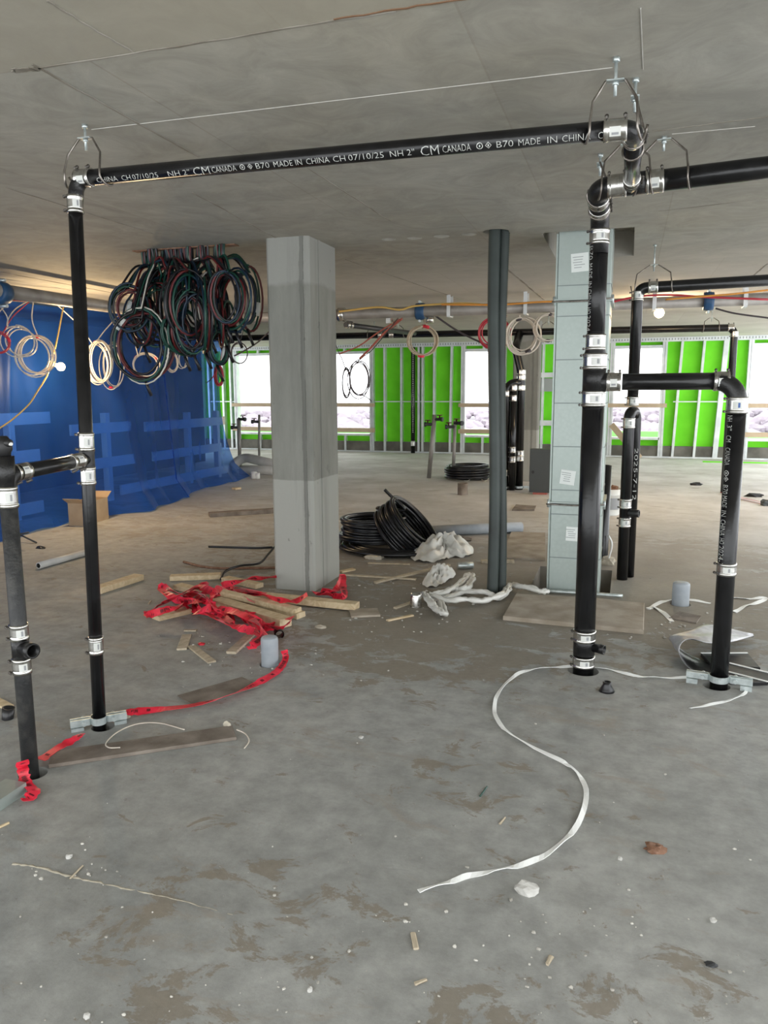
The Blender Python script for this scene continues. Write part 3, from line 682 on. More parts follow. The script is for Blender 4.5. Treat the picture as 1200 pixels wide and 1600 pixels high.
# --- far cluster in front of the far column
YC = 11.6
C1 = V((ay(812, 700, YC).x, YC, 0)); C2 = fl(789, 765); C3 = V((ay(801, 700, YC-.1).x, YC-.1, 0))
cz = lambda y, Y=YC: ay(805, y, Y).z
clu = thing('drain_pipe', 'tallest black drain pipe of the far cluster, bent below the ceiling pipe', 'drain pipe', C1, 'black drain pipes')
pipe(clu, [C1, C1+V((0, 0, cz(585))), V((ay(806, 532, YC).x, YC, cz(545))), V((ay(806, 532, YC).x, YF, cz(518)))], .06, 'cast_iron', .12)
for y_ in (582, 590, 606, 708, 716): coupling(clu, C1+V((0, 0, cz(y_))), (0, 0, 1), .06, .08, False)
riser_clamp(clu, C1+V((0, 0, .04)), .06, .2)
cl2 = thing('drain_pipe', 'nearest black drain pipe of the far cluster, with a curved top', 'drain pipe', C2, 'black drain pipes')
pipe(cl2, [C2, V((C2.x, C2.y, cz(600, C2.y))), C1+V((0, 0, cz(597)))], .06, 'cast_iron', .12)
for y_ in (615, 739): coupling(cl2, V((C2.x, C2.y, cz(y_, C2.y))), (0, 0, 1), .06, .09, False)
riser_clamp(cl2, C2+V((0, 0, .04)), .06, .13)
cl3 = thing('drain_pipe', 'thin black drain pipe in the middle of the far cluster', 'drain pipe', C3, 'black drain pipes')
pipe(cl3, [C3, C3+V((0, 0, cz(610)))], .045)
for y_ in (606, 622, 702, 717): coupling(cl3, C3+V((0, 0, cz(y_))), (0, 0, 1), .045, .09, False)
# black perforated pipe against the far wall
bpx = XX(648)
bw = thing('drain_pipe', 'black drain pipe with pale print against the green wall', 'drain pipe', (bpx, WY-.15, 0), 'black drain pipes')
pipe(bw, [V((bpx, WY-.15, 0)), V((bpx, WY-.15, HC-.1))], .05)
coupling(bw, V((bpx, WY-.15, Z(694))), (0, 0, 1), .05, .12, False)
dm = MB()
for k in range(46): dm.box((bpx+.012, WY-.2, .5+k*.042), (.025, .006, .02))
dm.build('lettering', 'letter_paint', bw, kind='stuff')
# standing pipe beside the stack
bp_ = fl(938, 880)
sp_ = thing('drain_pipe', 'plain open black pipe standing between the soil stack and duct', 'drain pipe', bp_, 'black drain pipes')
MB().lathe(bp_-V((0, 0, .0)), (0, 0, 1), [(0, .062), (ay(945, 727, bp_.y).z, .062), (ay(945, 727, bp_.y).z, .054), (.3, .053)], 22, cap=False).build('pipe', 'cast_iron', sp_)
MB().tube(catmull([bp_+V((.06, -.06, .02)), bp_+V((.09, -.07, .18)), bp_+V((.06, -.065, .26))]), .008, 6).build('white_tie', 'white_strap', sp_)

# ------------------------------------------------------------------ sprinkler main
sz = 2.395; rs = .062
main = thing('sprinkler_main', 'grey steel sprinkler pipe under the ceiling, over tarp and windows', 'pipe', (-2, 9, sz-rs))
pipe(main, [V((-5.3, 3.2, 2.35)), V((-5.3, 9, sz)), V((4.5, 9, sz+.012))], rs, 'sprinkler_steel', .12)
for p, a in ((ax(3, 461, -5.3), (0, 1, 0)), (ay(657, 490, 9), (1, 0, 0)), (ay(1107, 472, 9), (1, 0, 0))):
    p = V((-5.3, p.y, 2.352)) if a[1] else V((p.x, 9, sz+.005))
    a = V(a); mm = MB().lathe(p-a*.05, a, [(0, rs+.004), (0, rs+.03), (.03, rs+.035), (.07, rs+.035), (.1, rs+.03), (.1, rs+.004)], 16)
    cp = mm.build('grooved_coupling', 'coupling_blue', main)
    MB().lathe(p+V((0, 0, rs+.045))-V((a.y, a.x, 0))*.05, V((a.y, a.x, 0)), [(0, .016), (.1, .016)], 6).lathe(p-V((0, 0, rs+.05))-V((a.y, a.x, 0))*.05, V((a.y, a.x, 0)), [(0, .016), (.1, .016)], 6).build('coupling_bolt', 'zinc', cp)
for x_ in (703, 822, 1163, 1022):
    X_ = ay(x_, 480, 9).x
    MB().bounds((X_-.02, 8.915, sz-rs), (X_+.02, 8.925, HC)).bounds((X_-.02, 9.075, sz-rs), (X_+.02, 9.085, HC)).bounds((X_-.02, 8.915, sz-rs-.012), (X_+.02, 9.085, sz-rs-.002)).build('strap_hanger', 'stud_steel', main)
coupl = ay(534, 492, 9)
MB().lathe((coupl.x, 9, sz), (1, 0, 0), [(-.04, rs+.02), (.04, rs+.02)], 16).build('end_coupling', 'stainless', main)
MB().bounds((ay(605, 504, 9).x, 8.95, sz-rs-.06), (ay(612, 504, 9).x, 9.05, sz-rs)).lathe((ay(672, 504, 9).x, 9, sz-rs-.07), (0, 0, 1), [(0, .045), (.075, .045)], 10).build('outlet_tee', 'stainless', main)
ba = V((coupl.x+.05, 9, sz-.12)); bb2 = ay(648, 521, 11.)
br = thing('sprinkler_branch', 'dark steel branch pipe dropping away right of the column', 'pipe', (ba+bb2)/2)
pipe(br, [ba, bb2], .032, 'dark_steel')
bbd = (bb2-ba).normalized()
for q in (.04, .12): coupling(br, ba+bbd*q, bbd, .033, .05, False)
# electrical lines run along the main
def wire(name, label, pts, r, m_, cat='cable', n=6, sub=6, group=None):
    return MB().tube(catmull(pts, sub), r, n).build(name, m_, None, label, cat, group)
wire('electrical_cable', 'red cable strung along the sprinkler pipe right of the duct', [ay(955, 472, 8.8), ay(1000, 463, 8.8), ay(1050, 461, 8.8), ay(1100, 464, 8.8), ay(1200, 468, 8.8)], .012, 'wire_red', group='cables along the sprinkler pipe')
wire('electrical_cable', 'orange cable strung along the sprinkler pipe at the right edge', [ay(1040, 468, 8.7), ay(1100, 463, 8.7), ay(1150, 459, 8.7), ay(1210, 452, 8.7)], .010, 'wire_orange', group='cables along the sprinkler pipe')
wire('electrical_cable', 'yellow cable strung along the sprinkler pipe behind the wire coil', [ay(530, 487, 8.8), ay(590, 480, 8.8), ay(625, 484, 8.8), ay(650, 478, 8.8), ay(720, 474, 8.8), ay(765, 477, 8.8)], .012, 'wire_yellow', group='cables along the sprinkler pipe')
wire('electrical_cable', 'brown cable along the sprinkler pipe between conduits and duct', [ay(690, 476, 8.75), ay(780, 476, 8.75), ay(840, 472, 8.75), ay(872, 471, 8.75)], .011, 'wire_orange', group='cables along the sprinkler pipe')
wire('electrical_cable', 'thin dark cable sagging below the sprinkler pipe by the conduits', [ay(678, 492, 9.06), ay(710, 514, 9.15), ay(740, 530, 9.2), ay(775, 545, 9.2)], .012, 'wire_dark', group='loose hanging cables')
wire('electrical_cable', 'thin dark cable sagging to the right frame edge', [ay(1118, 482, 9.), ay(1150, 490, 9.), ay(1210, 498, 9.)], .010, 'wire_dark', group='loose hanging cables')
wire('electrical_cable', 'pinkish cable slanting from sprinkler pipe to the window right of the column', [ay(628, 498, 9.2), ay(600, 521, 9.4), ay(578, 545, 9.6), ay(562, 560, 9.8)], .013, 'pink_bits', group='loose hanging cables')
wire('electrical_cable', 'second pinkish cable slanting to the window right of the column', [ay(624, 499, 9.2), ay(590, 520, 9.4), ay(560, 541, 9.6), ay(530, 553, 9.8)], .009, 'pink_bits', group='loose hanging cables')
wire('electrical_cable', 'thin cable dropping behind the left side of the column', [ay(430, 508, 9.5), ay(405, 533, 9.5), ay(380, 549, 9.5), ay(366, 556, 9.5)], .010, 'wire_dark', group='loose hanging cables')
wire('electrical_cable', 'red cable along the top of the blue sheet at left', [ax(-10, 470, -5.4), ax(10, 469, -5.4), ax(40, 470, -5.4)], .010, 'wire_red', group='loose hanging cables')

# ------------------------------------------------------------------ duct
DX0, DX1, DY0, DY1 = -.515, -.15, 5.72, 6.2
duct = thing('metal_duct', 'tall galvanised sheet metal duct from floor opening to ceiling', 'duct', (-.33, 5.95, 0))
dz = lambda y: ay(890, y, DY0).z
joints = [-.18, dz(787), dz(470), HC+.1]
for i in range(3):
    a, b = joints[i], joints[i+1]
    MB().prism(CH(DX1-DX0, DY1-DY0, .006), ((DX0+DX1)/2, DY1, a+.004), ((DX0+DX1)/2, DY1, b-.004), up=(0, -1, 0)).build('duct_section', 'galvanised', duct)
for k in (1, 2):
    zq = joints[k]; fm = MB().bounds((DX0-.02, DY0-.02, zq-.012), (DX1+.02, DY1+.02, zq-.002)).bounds((DX0-.02, DY0-.02, zq+.002), (DX1+.02, DY1+.02, zq+.012))
    fo = fm.build('flange', 'galvanised', duct)
    for cx in (DX0-.015, DX1+.015): MB().lathe((cx, DY0-.012, zq-.03), (0, 0, 1), [(0, .01), (.06, .01)], 6).build('corner_bolt', 'zinc', fo)
    MB().tube(catmull([V((DX0-.03, DY0-.025, zq-.005)), V((-.33, DY0-.03, zq-.008)), V((DX1+.02, DY0-.025, zq+.006))]), .006, 6).build('tie_wire', 'wire_steel', fo)
rb = MB()
for y_ in (446, 494, 562, 630, 698, 766, 804, 872): rb.bounds((DX0+.004, DY0-.004, dz(y_)-.003), (DX1-.004, DY0, dz(y_)+.003)); rb.bounds((DX1, DY0+.004, dz(y_)-.003), (DX1+.004, DY1-.004, dz(y_)+.003))
rb.build('stiffening_bead', 'duct_bead', duct)  # bead colour darkened to stand in for the shadow line at each bead
MB().bounds((DX0-.012, DY0+.001, -.1), (DX0, DY0+.022, HC)).build('corner_seam', 'galvanised', duct)
def paper(x, y, w_, h_, tilt):
    c = V((ay(x, y, DY0-.003).x, DY0-.0035, dz(y))); rot = Matrix.Rotation(tilt, 3, 'Y')
    s = MB().box(c, (w_, .002, h_), rot)
    for k in range(5): s.box(c+rot@V((-.01+random.uniform(-.01, .01), -.0015, h_*(.3-k*.14))), (w_*random.uniform(.4, .75), .001, .005), rot, 1)
    s.build('paper_label', ['paper', 'paper_ink'], duct)
paper(906, 411, .118, .125, -.06); paper(887, 746, .105, .105, .12); paper(894, 834, .09, .105, .03)
gc = MB().tube(catmull([V((DX0-.08, DY0-.05, .015)), V((-.33, DY0-.06, .02)), V((.02, DY0-.05, .018))]), .014, 8).build('steel_tube', 'zinc', None, 'thin grey tube lying at the foot of the metal duct', 'tube')

# ------------------------------------------------------------------ ribbed conduits
for k, (x_, y_, lb) in enumerate(((769, 930, 'front ribbed dark conduit standing from floor to ceiling'), (780, 925, 'rear ribbed dark conduit beside the taller front one'))):
    b = fl(x_, y_); t_ = ce(x_+(6 if k == 0 else 5), 362); tt = V((t_.x, b.y+.0, HC+.05)); tt.y = (b.y+t_.y)/2
    d = tt-b; n = 200; pr = []
    for i in range(n): s = d.length*i/n; pr += [(s, .038), (s+d.length/n*.55, .043)]
    wob = MB().lathe(b, d, pr, 14); u_ = V((1, 0, 0))
    for v in wob.v: v.x += .012*math.sin(v.z*2.2+k)
    wob.build('ribbed_conduit', 'conduit_corrugated', None, lb, 'conduit', 'ribbed conduits')

# ------------------------------------------------------------------ blue sheet
plan = [ax(-260, 900, -6.3)*1, fl(20, 834), fl(120, 811), fl(230, 792), fl(300, 767), fl(340, 756), fl(376, 746)]
plan[0] = V((-6.35, 4.2, 0)); plan = catmull([V((-6.3, 2.8, 0))]+plan, 14)
L_ = [0.]
for a, b in zip(plan, plan[1:]): L_.append(L_[-1]+(b-a).length)
def along(s):
    s *= L_[-1]
    for i in range(len(plan)-1):
        if s <= L_[i+1]+1e-9:
            f = (s-L_[i])/(L_[i+1]-L_[i]); return plan[i].lerp(plan[i+1], f), (plan[i+1]-plan[i]).normalized()
ztop = 2.44
def tarp(u, v):     # u along, v up
    uu = u
    # the free right edge is pulled in at half height and spreads at its foot
    pull = .055*max(0, (u-.86)/.14)*(math.sin(math.pi*min(1, v*1.02))**.8)
    p, d = along(min(1, max(0, u-pull-.04*v*max(0, (u-.9)/.1)))); n = V((d.y, -d.x, 0))
    s = u*L_[-1]
    f = .045*math.sin(s*2.3+v*1.1)+.018*math.sin(s*6.1-v*2.3+math.sin(s*1.7))*(1-.5*v)+.006*math.sin(s*14+v*5+2*math.sin(s*3.1))
    f += .05*math.exp(-((s-3.9+(1-v)*.3)/.06)**2)+.05*math.exp(-((s-2.2-(1-v)*.15)/.05)**2)+.05*math.exp(-((s-6.3-(1-v)*.3)/.05)**2)
    f += .17*math.exp(-((s-5.15-(1-v)*.35)/.16)**2)*(1-v*.9)+.12*math.exp(-((s-3.1+v*.2)/.25)**2)*(1-v)
    z = ztop*v
    foot = max(0, 1-v*9)
    return p*1+n*(f+foot*.16)+V((-.10 if v > .95 else 0, 0, z+.006+.010*foot*(1+math.sin(s*7+math.sin(s*3)))))
MB().grid(tarp, 300, 46).build('blue_tarp', 'blue_tarp', None, 'translucent blue plastic sheet hung as a curtain along the left side', 'tarp')
# guard rail frame behind it
XB = -6.75
yb = lambda x, y=700: ax(x, y, XB).y
gr = thing('timber_guardrail', 'pale timber guard rail frame standing behind the blue sheet', 'railing', (XB, 9, 0))
for a, b, z in ((112, 205, ax(170, 668, XB).z), (228, 352, ax(290, 662, XB).z), (110, 208, ax(170, 722, XB).z), (238, 345, ax(290, 706, XB).z), (-60, 80, ax(20, 655, XB).z), (-60, 60, ax(20, 715, XB).z), (185, 355, .12), (20, 60, .12)):
    MB().prism(CH(.038, .14), (XB, yb(a), z-.07), (XB, yb(b), z-.07)).build('rail', 'rail_pale', gr)
for x_, z in ((170, 1.2), (297, 1.15), (342, 1.15), (20, 1.2)):
    MB().prism(CH(.09, .09), (XB-.08, yb(x_), 0), (XB-.08, yb(x_), z), up=(1, 0, 0)).build('post', 'rail_pale', gr)

# ------------------------------------------------------------------ hanging cable coils (electrical stub-ins)
def coil_path(c, rx, rz, ang, turns, n=26, jit=.02, start=math.pi/2, depth=.03, rnd=random):
    """loops in a vertical plane turned by ang about z, oval rx by rz"""
    c = V(c); e = V((math.cos(ang), math.sin(ang), 0)); nn = V((-e.y, e.x, 0)); out = []
    k1, k2 = rnd.uniform(-jit, jit), rnd.uniform(-jit, jit); N = int(turns*n)
    for i in range(N+1):
        a = start+2*math.pi*i/n; q = i/n
        s = 1+k1*math.sin(q*2.1)*2+k2*math.cos(q*3.3)
        out.append(c+e*math.cos(a)*rx*s+V((0, 0, math.sin(a)*rz*s))+nn*(depth*(q/turns-.5)+k1*.5*math.sin(a*.5)))
    return out
YK = 5.35
slot = MB().bounds((-3.70, YK-.03, HC-.008), (-2.82, YK+.04, HC+.002)).build('cable_sleeve', 'brown_bark', ceiling)
ks = [(222, 247, 487, 30, 45, 30, 2, 'leftmost of the drops'), (238, 268, 455, 26, 48, -50, 2, 'second drop from the left'), (246, 224, 540, 43, 50, 8, 1, 'low and widest, nearest the blue sheet'), (254, 290, 470, 30, 54, 60, 0, 'fourth drop from the left'), (262, 222, 497, 34, 38, -20, 0, 'tilted behind the widest loop'),
      (272, 276, 440, 22, 42, -55, 0, 'third from the left at the top'), (283, 303, 462, 27, 48, 50, 0, 'middle of the bundle, tall and narrow'), (290, 318, 490, 24, 56, -60, 0, 'hanging low at the middle'), (300, 326, 458, 22, 52, 65, 1, 'right of the middle, closely packed'),
      (312, 352, 452, 28, 42, 20, 0, 'round loop third from the right'), (325, 338, 538, 14, 28, 60, 0, 'lowest small loop'), (338, 366, 462, 24, 46, -45, 0, 'second from the right'), (352, 385, 448, 19, 46, 35, 2, 'rightmost, nearest the column'),
      (276, 252, 470, 30, 40, 65, 2, 'tucked behind the left loops'), (318, 340, 482, 22, 44, -15, 0, 'tucked behind the right loops'),
      (232, 203, 478, 30, 34, 30, 0, 'leftmost loop, tilted beside the widest one'), (258, 243, 452, 30, 36, -40, 0, 'upper left of the bundle'), (296, 300, 500, 26, 46, 35, 0, 'low in the middle of the bundle'), (343, 352, 500, 18, 36, -60, 0, 'low on the bundle right side'), (306, 286, 515, 22, 34, 70, 2, 'hanging lowest left of the middle')]
for i, (tx, cx, cy, rx, ry, ang, kind, lb) in enumerate(ks):
    rnd = random.Random(40+i); Yc = YK+rnd.uniform(-.22, .22)-(.25 if kind == 1 and i == 2 else 0)
    k_ = 1 if i == 2 else .84; rx *= k_; ry *= k_**.4; cy += 0 if i == 2 else 4+max(0, 424-(cy-ry))*.8; c = ay(cx, cy, Yc); sc_ = (c-EYE).length/FPX*.98
    top_ = V((ay(tx, 400, YK).x, YK+rnd.uniform(-.04, .05), HC))
    t = thing('cable_coil', 'red, green and black cable coil under the ceiling, '+lb, 'cable coil', (c.x, c.y, c.z-ry*sc_), 'cable coils hanging from the ceiling')
    RX = rx*sc_/max(.45, abs(math.cos(R(ang)-YAW))); RX = min(RX, ry*sc_*1.1); RZ = ry*sc_
    cols = {0: ('cable_black', 'cable_green', 'cable_red', 'cable_teal', 'cable_black'), 1: ('cable_black', 'cable_green', 'cable_white', 'cable_red', 'cable_black'), 2: ('cable_green', 'cable_teal', 'cable_red', 'cable_black', 'cable_green')}[kind]
    for j, cm in enumerate(cols):
        off = V((rnd.uniform(-.03, .03), rnd.uniform(-.03, .03), 0)); s_ = rnd.uniform(.8, 1.08)
        st_ = R(rnd.uniform(60, 120))
        cp = coil_path(c+off, RX*s_, RZ*s_, R(ang)+rnd.uniform(-.3, .3), rnd.uniform(1.0, 1.6), 22, .05, st_, .06, rnd)
        head = catmull([top_+V((j*.008-.016, rnd.uniform(-.02, .02), .02)), top_+V((j*.008-.016, 0, -.10)), top_.lerp(cp[0], .55)+V((rnd.uniform(-.02, .02), 0, .02)), cp[0]], 5)
        MB().tube(head[:-1]+cp, (.0105 if i == 2 else .0085) if cm != 'cable_white' else .006, 7).build('cable', cm, t)
    if i in (2, 4, 10, 12):
        e = V((math.cos(R(ang)), math.sin(R(ang)), 0)); a = R(140 if i in (2, 4) else -20)
        pc_ = c+e*math.cos(a)*RX+V((0, 0, math.sin(a)*RZ)); td = (-e*math.sin(a)*RX+V((0, 0, math.cos(a)*RZ))).normalized()
        MB().tube([pc_-td*.05, pc_, pc_+td*.05], [.024, .027, .023], 8).build('tape_wrap', 'paper', t, 'pale tape wrap')
    tail = coil_path(c, RX, RZ, R(ang), 1, 22)[11]
    MB().tube([tail, tail+V((.02, 0, -.06)), tail+V((.045, .01, -.13))], .012, 7).build('cable_end', 'cable_black', t)

# ------------------------------------------------------------------ loose wire coils along the tarp and the ceiling
def wire_coil(label, c, rpx, ang, m_, turns=4, hang=(), oval=1., r=.006, tie='red_tape', ties=(90,), jit=.05, depth=.06, seed=0):
    rnd = random.Random(seed); s_ = (c-EYE).length/FPX; Rr = rpx*s_; r *= .72; jit *= 1.7; turns += 1
    t = thing('wire_coil', label, 'wire coil', (c.x, c.y, c.z-Rr), 'coils of loose wire hanging under the ceiling')
    for k in range(turns):
        sc2 = 1+rnd.uniform(-jit, jit)
        MB().tube(coil_path(c+V((rnd.uniform(-1, 1)*jit*1.6*Rr, rnd.uniform(-1, 1)*depth/2, rnd.uniform(-1, 1)*jit*Rr)), Rr*oval*sc2, Rr*sc2, ang+rnd.uniform(-.08, .08), 1.0, 30, .03, R(90), .02, rnd), r, 6).build('wire_loop', m_, t)
    for h in hang: MB().tube(catmull(h, 6), r*.9, 6).build('lead', m_, t)
    e = V((math.cos(ang), math.sin(ang), 0))
    for a in ties:
        p = c+e*math.cos(R(a))*Rr*oval+V((0, 0, math.sin(R(a))*Rr))
        td = (-e*math.sin(R(a))+V((0, 0, math.cos(R(a))))).normalized()
        MB().tube([p-td*r*4, p, p+td*r*4], [r*2., r*2.6, r*1.9], 7).build('tie', tie, t, ('red tape tie' if tie == 'red_tape' else None))
    return t
XW = -5.75
A = lambda x, y, X=XW: ax(x, y, X)
ang_t = R(78)
wire_coil('open cream wire coil at far left, looped over the light cord', A(32, 535), 20, R(50), 'wire_cream', 2, [[A(8, 478), A(-2, 488)], [A(10, 515), A(13, 498), A(25, 482), A(45, 470)], [A(12, 510), A(11, 495), A(0, 478)]], 1., .009, ties=(150,), seed=1)
wire_coil('thick cream wire coil left of the glowing bulb', A(54, 555), 26, R(45), 'wire_cream', 5, [[A(60, 528), A(50, 500), A(52, 470)]], .85, .010, ties=(80,), seed=2)
wire_coil('red wire coil cut by the left frame edge', A(-2, 536), 14, R(50), 'wire_red', 2, [[A(3, 523), A(20, 495), A(45, 472)]], 1., .008, ties=(20,), seed=3)
wire_coil('narrow cream wire coil just right of the tall vent pipe', A(154, 566), 29, R(62), 'wire_cream', 6, [[A(145, 538), A(125, 510), A(88, 475)], [A(148, 537), A(165, 515), A(188, 490)]], .6, .009, ties=(-60, 95), seed=4)
wire_coil('single large cream loop beside the narrow wire coil', A(174, 573), 30, R(60), 'wire_cream', 2, [], .5, .008, ties=(-100,), seed=5)
wire_coil('small cream wire coil low behind the cable bundle', A(228, 570, -5.6), 17, R(40), 'wire_cream', 4, [[A(216, 557, -5.6), A(212, 540, -5.6), A(212, 525, -5.6)], [A(216, 557, -5.6), A(222, 540, -5.6), A(226, 528, -5.6)]], 1.05, .008, ties=(140, 35), seed=6)
wire_coil('drooping cream wire loops below the middle of the cable bundle', A(270, 565, -5.6), 15, R(60), 'wire_cream', 3, [[A(276, 546, -5.6), A(282, 530, -5.6)], [A(276, 546, -5.6), A(268, 528, -5.6), A(262, 520, -5.6)]], .6, .008, ties=(80,), seed=7)
wire_coil('cream wire loop right of the drooping wire loops', A(286, 562, -5.6), 13, R(60), 'wire_cream', 2, [[A(279, 549, -5.6), A(284, 535, -5.6)]], .6, .008, ties=(), seed=8)
wire_coil('small red wire coil at the right edge of the blue sheet', ax(343, 586, -6.15), 14, R(60), 'wire_red', 5, [[ax(341, 574, -6.15), ax(332, 590, -6.2), ax(322, 599, -6.45)], [ax(343, 573, -6.15), ax(348, 540, -6.0), ax(352, 505, -5.5)]], .45, .012, ties=(), seed=9)
wire_coil('faint dark wire loops before the window left of the column', ay(374, 551, 9.5), 15, R(10), 'wire_dark', 2, [[ay(374, 537, 9.5), ay(381, 515, 9.3), ay(392, 492, 9.13), V((ay(392, 492, 9.13).x, 9.13, HC))]], .8, .007, ties=(), seed=10)
wire_coil('round bronze wire coil hanging right of the column, red ties', ay(660, 533, 9.), 22, R(10), 'lumber_grey', 6, [[ay(668, 512, 9.), ay(664, 503, 9.), ay(662, 496, 9.)]], 1., .013, ties=(75, -95), seed=11, jit=.035)
wire_coil('dark narrow tangle of wire before the window right of the column', ay(540, 598, 9.8), 22, R(35), 'wire_dark', 3, [[ay(540, 577, 9.8), ay(534, 560, 9.8), ay(527, 545, 9.8), ay(512, 500, 9.6), ay(505, 487, 9.1)]], .3, .009, ties=(), seed=12)
wire_coil('dark wide tangle of wire before the window right of the column', ay(560, 593, 9.8), 26, R(10), 'wire_dark', 3, [[ay(556, 568, 9.8), ay(567, 558, 9.8), ay(580, 548, 9.8), ay(600, 525, 9.4), ay(622, 497, 9.05)], [ay(566, 617, 9.8), ay(575, 622, 9.8), ay(580, 627, 9.8)]], .6, .009, ties=(), seed=13)
wire_coil('red wire coil behind the ribbed conduits', ay(773, 521, 9.), 21, R(10), 'wire_red', 4, [[ay(780, 502, 9.), ay(792, 493, 9.)]], 1.05, .012, ties=(60,), tie='wire_dark', seed=14)
wire_coil('large cream wire coil hanging before the far column', ay(818, 524, 9.), 25, R(10), 'wire_cream', 5, [[ay(811, 500, 9.), ay(812, 492, 9.)]], .85, .012, ties=(110, -70), tie='wire_dark', seed=15)
wire_coil('single cream wire coil left of the duct', ay(856, 512, 9.), 19, R(10), 'wire_cream', 3, [], .95, .011, ties=(85, -90), tie='wire_dark', seed=16)
# work lights
def work_light(label, bulb, sock, cord, power, rb):
    t = thing('work_light', label, 'light', sock)
    MB().lathe(sock, bulb-sock, [(-.03, .012), (-.028, .026), (.03, .026), (.032, .02), (.05, .018)], 12).build('socket', 'socket_yellow', t)
    d = (bulb-sock).normalized()
    MB().lathe(bulb, d, [(-rb*1.7, rb*.4), (-rb, rb*.55), (-rb*.4, rb*.9), (0, rb), (rb*.5, rb*.86), (rb*.85, rb*.5), (rb, .002)], 16).build('bulb', 'bulb_glow', t)
    for q in cord: MB().tube(catmull(q, 6), .008, 6).build('cord', 'wire_yellow', t)
    la = bpy.data.lights.new('lamp', 'POINT'); la.energy = power; la.color = (1, .72, .40); la.shadow_soft_size = rb*1.3
    lo = bpy.data.objects.new('lamp', la); COL.objects.link(lo); lo.parent = t; lo.location = (bulb+d*rb*1.6+V((.02, -.06, 0)))-sock
    return t
work_light('bare glowing bulb in a yellow socket hanging before the blue sheet', A(95, 573), A(80, 568), [[A(80, 566), A(88, 535), A(99, 480)], [A(79, 571), A(72, 590), A(58, 612), A(45, 632), A(20, 655), A(-5, 672)]], 48, .045)
lb_ = ay(1030, 489, 10.2)
work_light('glowing bulb under the ceiling right of the duct', lb_, lb_+V((0, .05, .11)), [[lb_+V((0, .06, .13)), V((lb_.x, 10.3, HC))]], 14, .06)

# ------------------------------------------------------------------ floor pieces
def board(label, a, b, wd, t, m_='lumber', z=0., name='lumber_board', cat='board', group='offcuts of lumber in the pile', z2=None):
    p, q = fl(*a, z+t), fl(*b, (z if z2 is None else z2)+t); p.z = z; q.z = z if z2 is None else z2
    mb = MB().prism(CH(wd, t), p, q); rnd = random.Random(label)
    for v in mb.v: v.x += rnd.uniform(-.002, .002); v.y += rnd.uniform(-.002, .002)
    return mb.build(name, m_, None, label, cat, group)
board('pale lumber offcut lying left behind the red tape pile', (266, 899), (345, 896), .09, .038)
board('short lumber offcut behind the tape pile near the column', (352, 901), (405, 912), .085, .035)
board('long lumber board running through the tape pile to the right', (278, 912), (470, 957), .085, .038)
board('broad front lumber board in the red tape pile', (338, 934), (446, 966), .10, .06, z=.02)
board('lumber board lying across the top of the tape pile', (345, 922), (466, 950), .07, .035, z=.07, z2=.03)
board('lumber board at the column foot pointing right', (400, 926), (558, 942), .085, .045, z=.01)
board('small lumber offcut caught under the left loop of red tape', (243, 962), (294, 950), .09, .03)
board('small upright-pointing wood scrap left of the pvc stub', (292, 991), (284, 1013), .06, .012, 'lumber_grey', group='wood scraps on the slab')
board('thin slanting wood scrap left of the pvc stub', (299, 1008), (331, 1033), .05, .01, 'lumber_grey', group='wood scraps on the slab')
board('wood scrap slanting up toward the tape pile', (394, 988), (361, 1018), .06, .015, 'lumber_grey', group='wood scraps on the slab')
board('tiny wood chip above the slanting scrap', (288, 984), (307, 984), .03, .008, 'lumber_grey', group='wood scraps on the slab')
board('lumber offcut lying right of the tall vent pipe', (150, 918), (217, 897), .10, .045, 'lumber', group='lumber lying alone on the slab')
board('grey board lying far behind the pile, left of the column', (327, 801), (436, 794), .14, .05, 'muddy_board', group='lumber lying alone on the slab')
board('long mud-caked plank in the left foreground', (78, 1184), (366, 1142), .13, .016, 'muddy_board', name='muddy_plank', group='mud-caked planks')
board('thin muddy plank half under the red tape', (290, 1094), (392, 1064), .17, .008, 'muddy_board', name='muddy_plank', group='mud-caked planks')
board('flat square offcut right of the column foot', (547, 957), (592, 955), .17, .015, 'plywood', name='plywood_scrap', group='wood scraps on the slab')
board('thin wood strip running right from the column foot', (535, 897), (650, 904), .035, .012, 'lumber_grey', name='wood_strip', group='wood strips by the hose coils')
board('thin wood strip crossing the other toward the plastic', (586, 909), (702, 881), .04, .015, 'lumber_grey', name='wood_strip', z2=.04, group='wood strips by the hose coils')
board('short pale wood strip at the right of the column', (532, 892), (553, 888), .05, .015, 'lumber', name='wood_strip', group='wood strips by the hose coils')
board('short pale wood strip near the shiny can', (605, 968), (645, 960), .025, .012, 'lumber', name='wood_strip', group='wood strips by the hose coils')
board('muddy strip behind the wood strips', (575, 879), (640, 881), .03, .01, 'lumber_grey', name='wood_strip', group='wood strips by the hose coils')
board('thin wood strip pointing at the shiny can', (617, 949), (660, 934), .03, .012, 'lumber_grey', name='wood_strip', group='wood strips by the hose coils')
board('short wood block lying left of the plywood sheet', (752, 875), (803, 875), .06, .025, 'lumber_grey', group='lumber lying alone on the slab')
board('small wood chip by the far end of the blue sheet', (365, 762), (374, 761), .1, .03, 'lumber', group='lumber lying alone on the slab')
def slab(name, label, pts, t, m_, cat='board', z=0., group=None):
    P = [fl(x, y, z+t) for x, y in pts]; n = len(P); c = sum(P, V())/n
    vs = [V((p.x, p.y, z)) for p in P]+[V((p.x, p.y, z+t-.003)) for p in P]+[V(((p.x-c.x)*.99+c.x, (p.y-c.y)*.985+c.y, z+t)) for p in P]
    fs = [tuple(range(n))[::-1], tuple(range(2*n, 3*n))]+[(k*n+i, k*n+(i+1) % n, (k+1)*n+(i+1) % n, (k+1)*n+i) for k in (0, 1) for i in range(n)]
    return MB().add(vs, fs).build(name, m_, None, label, cat, group)
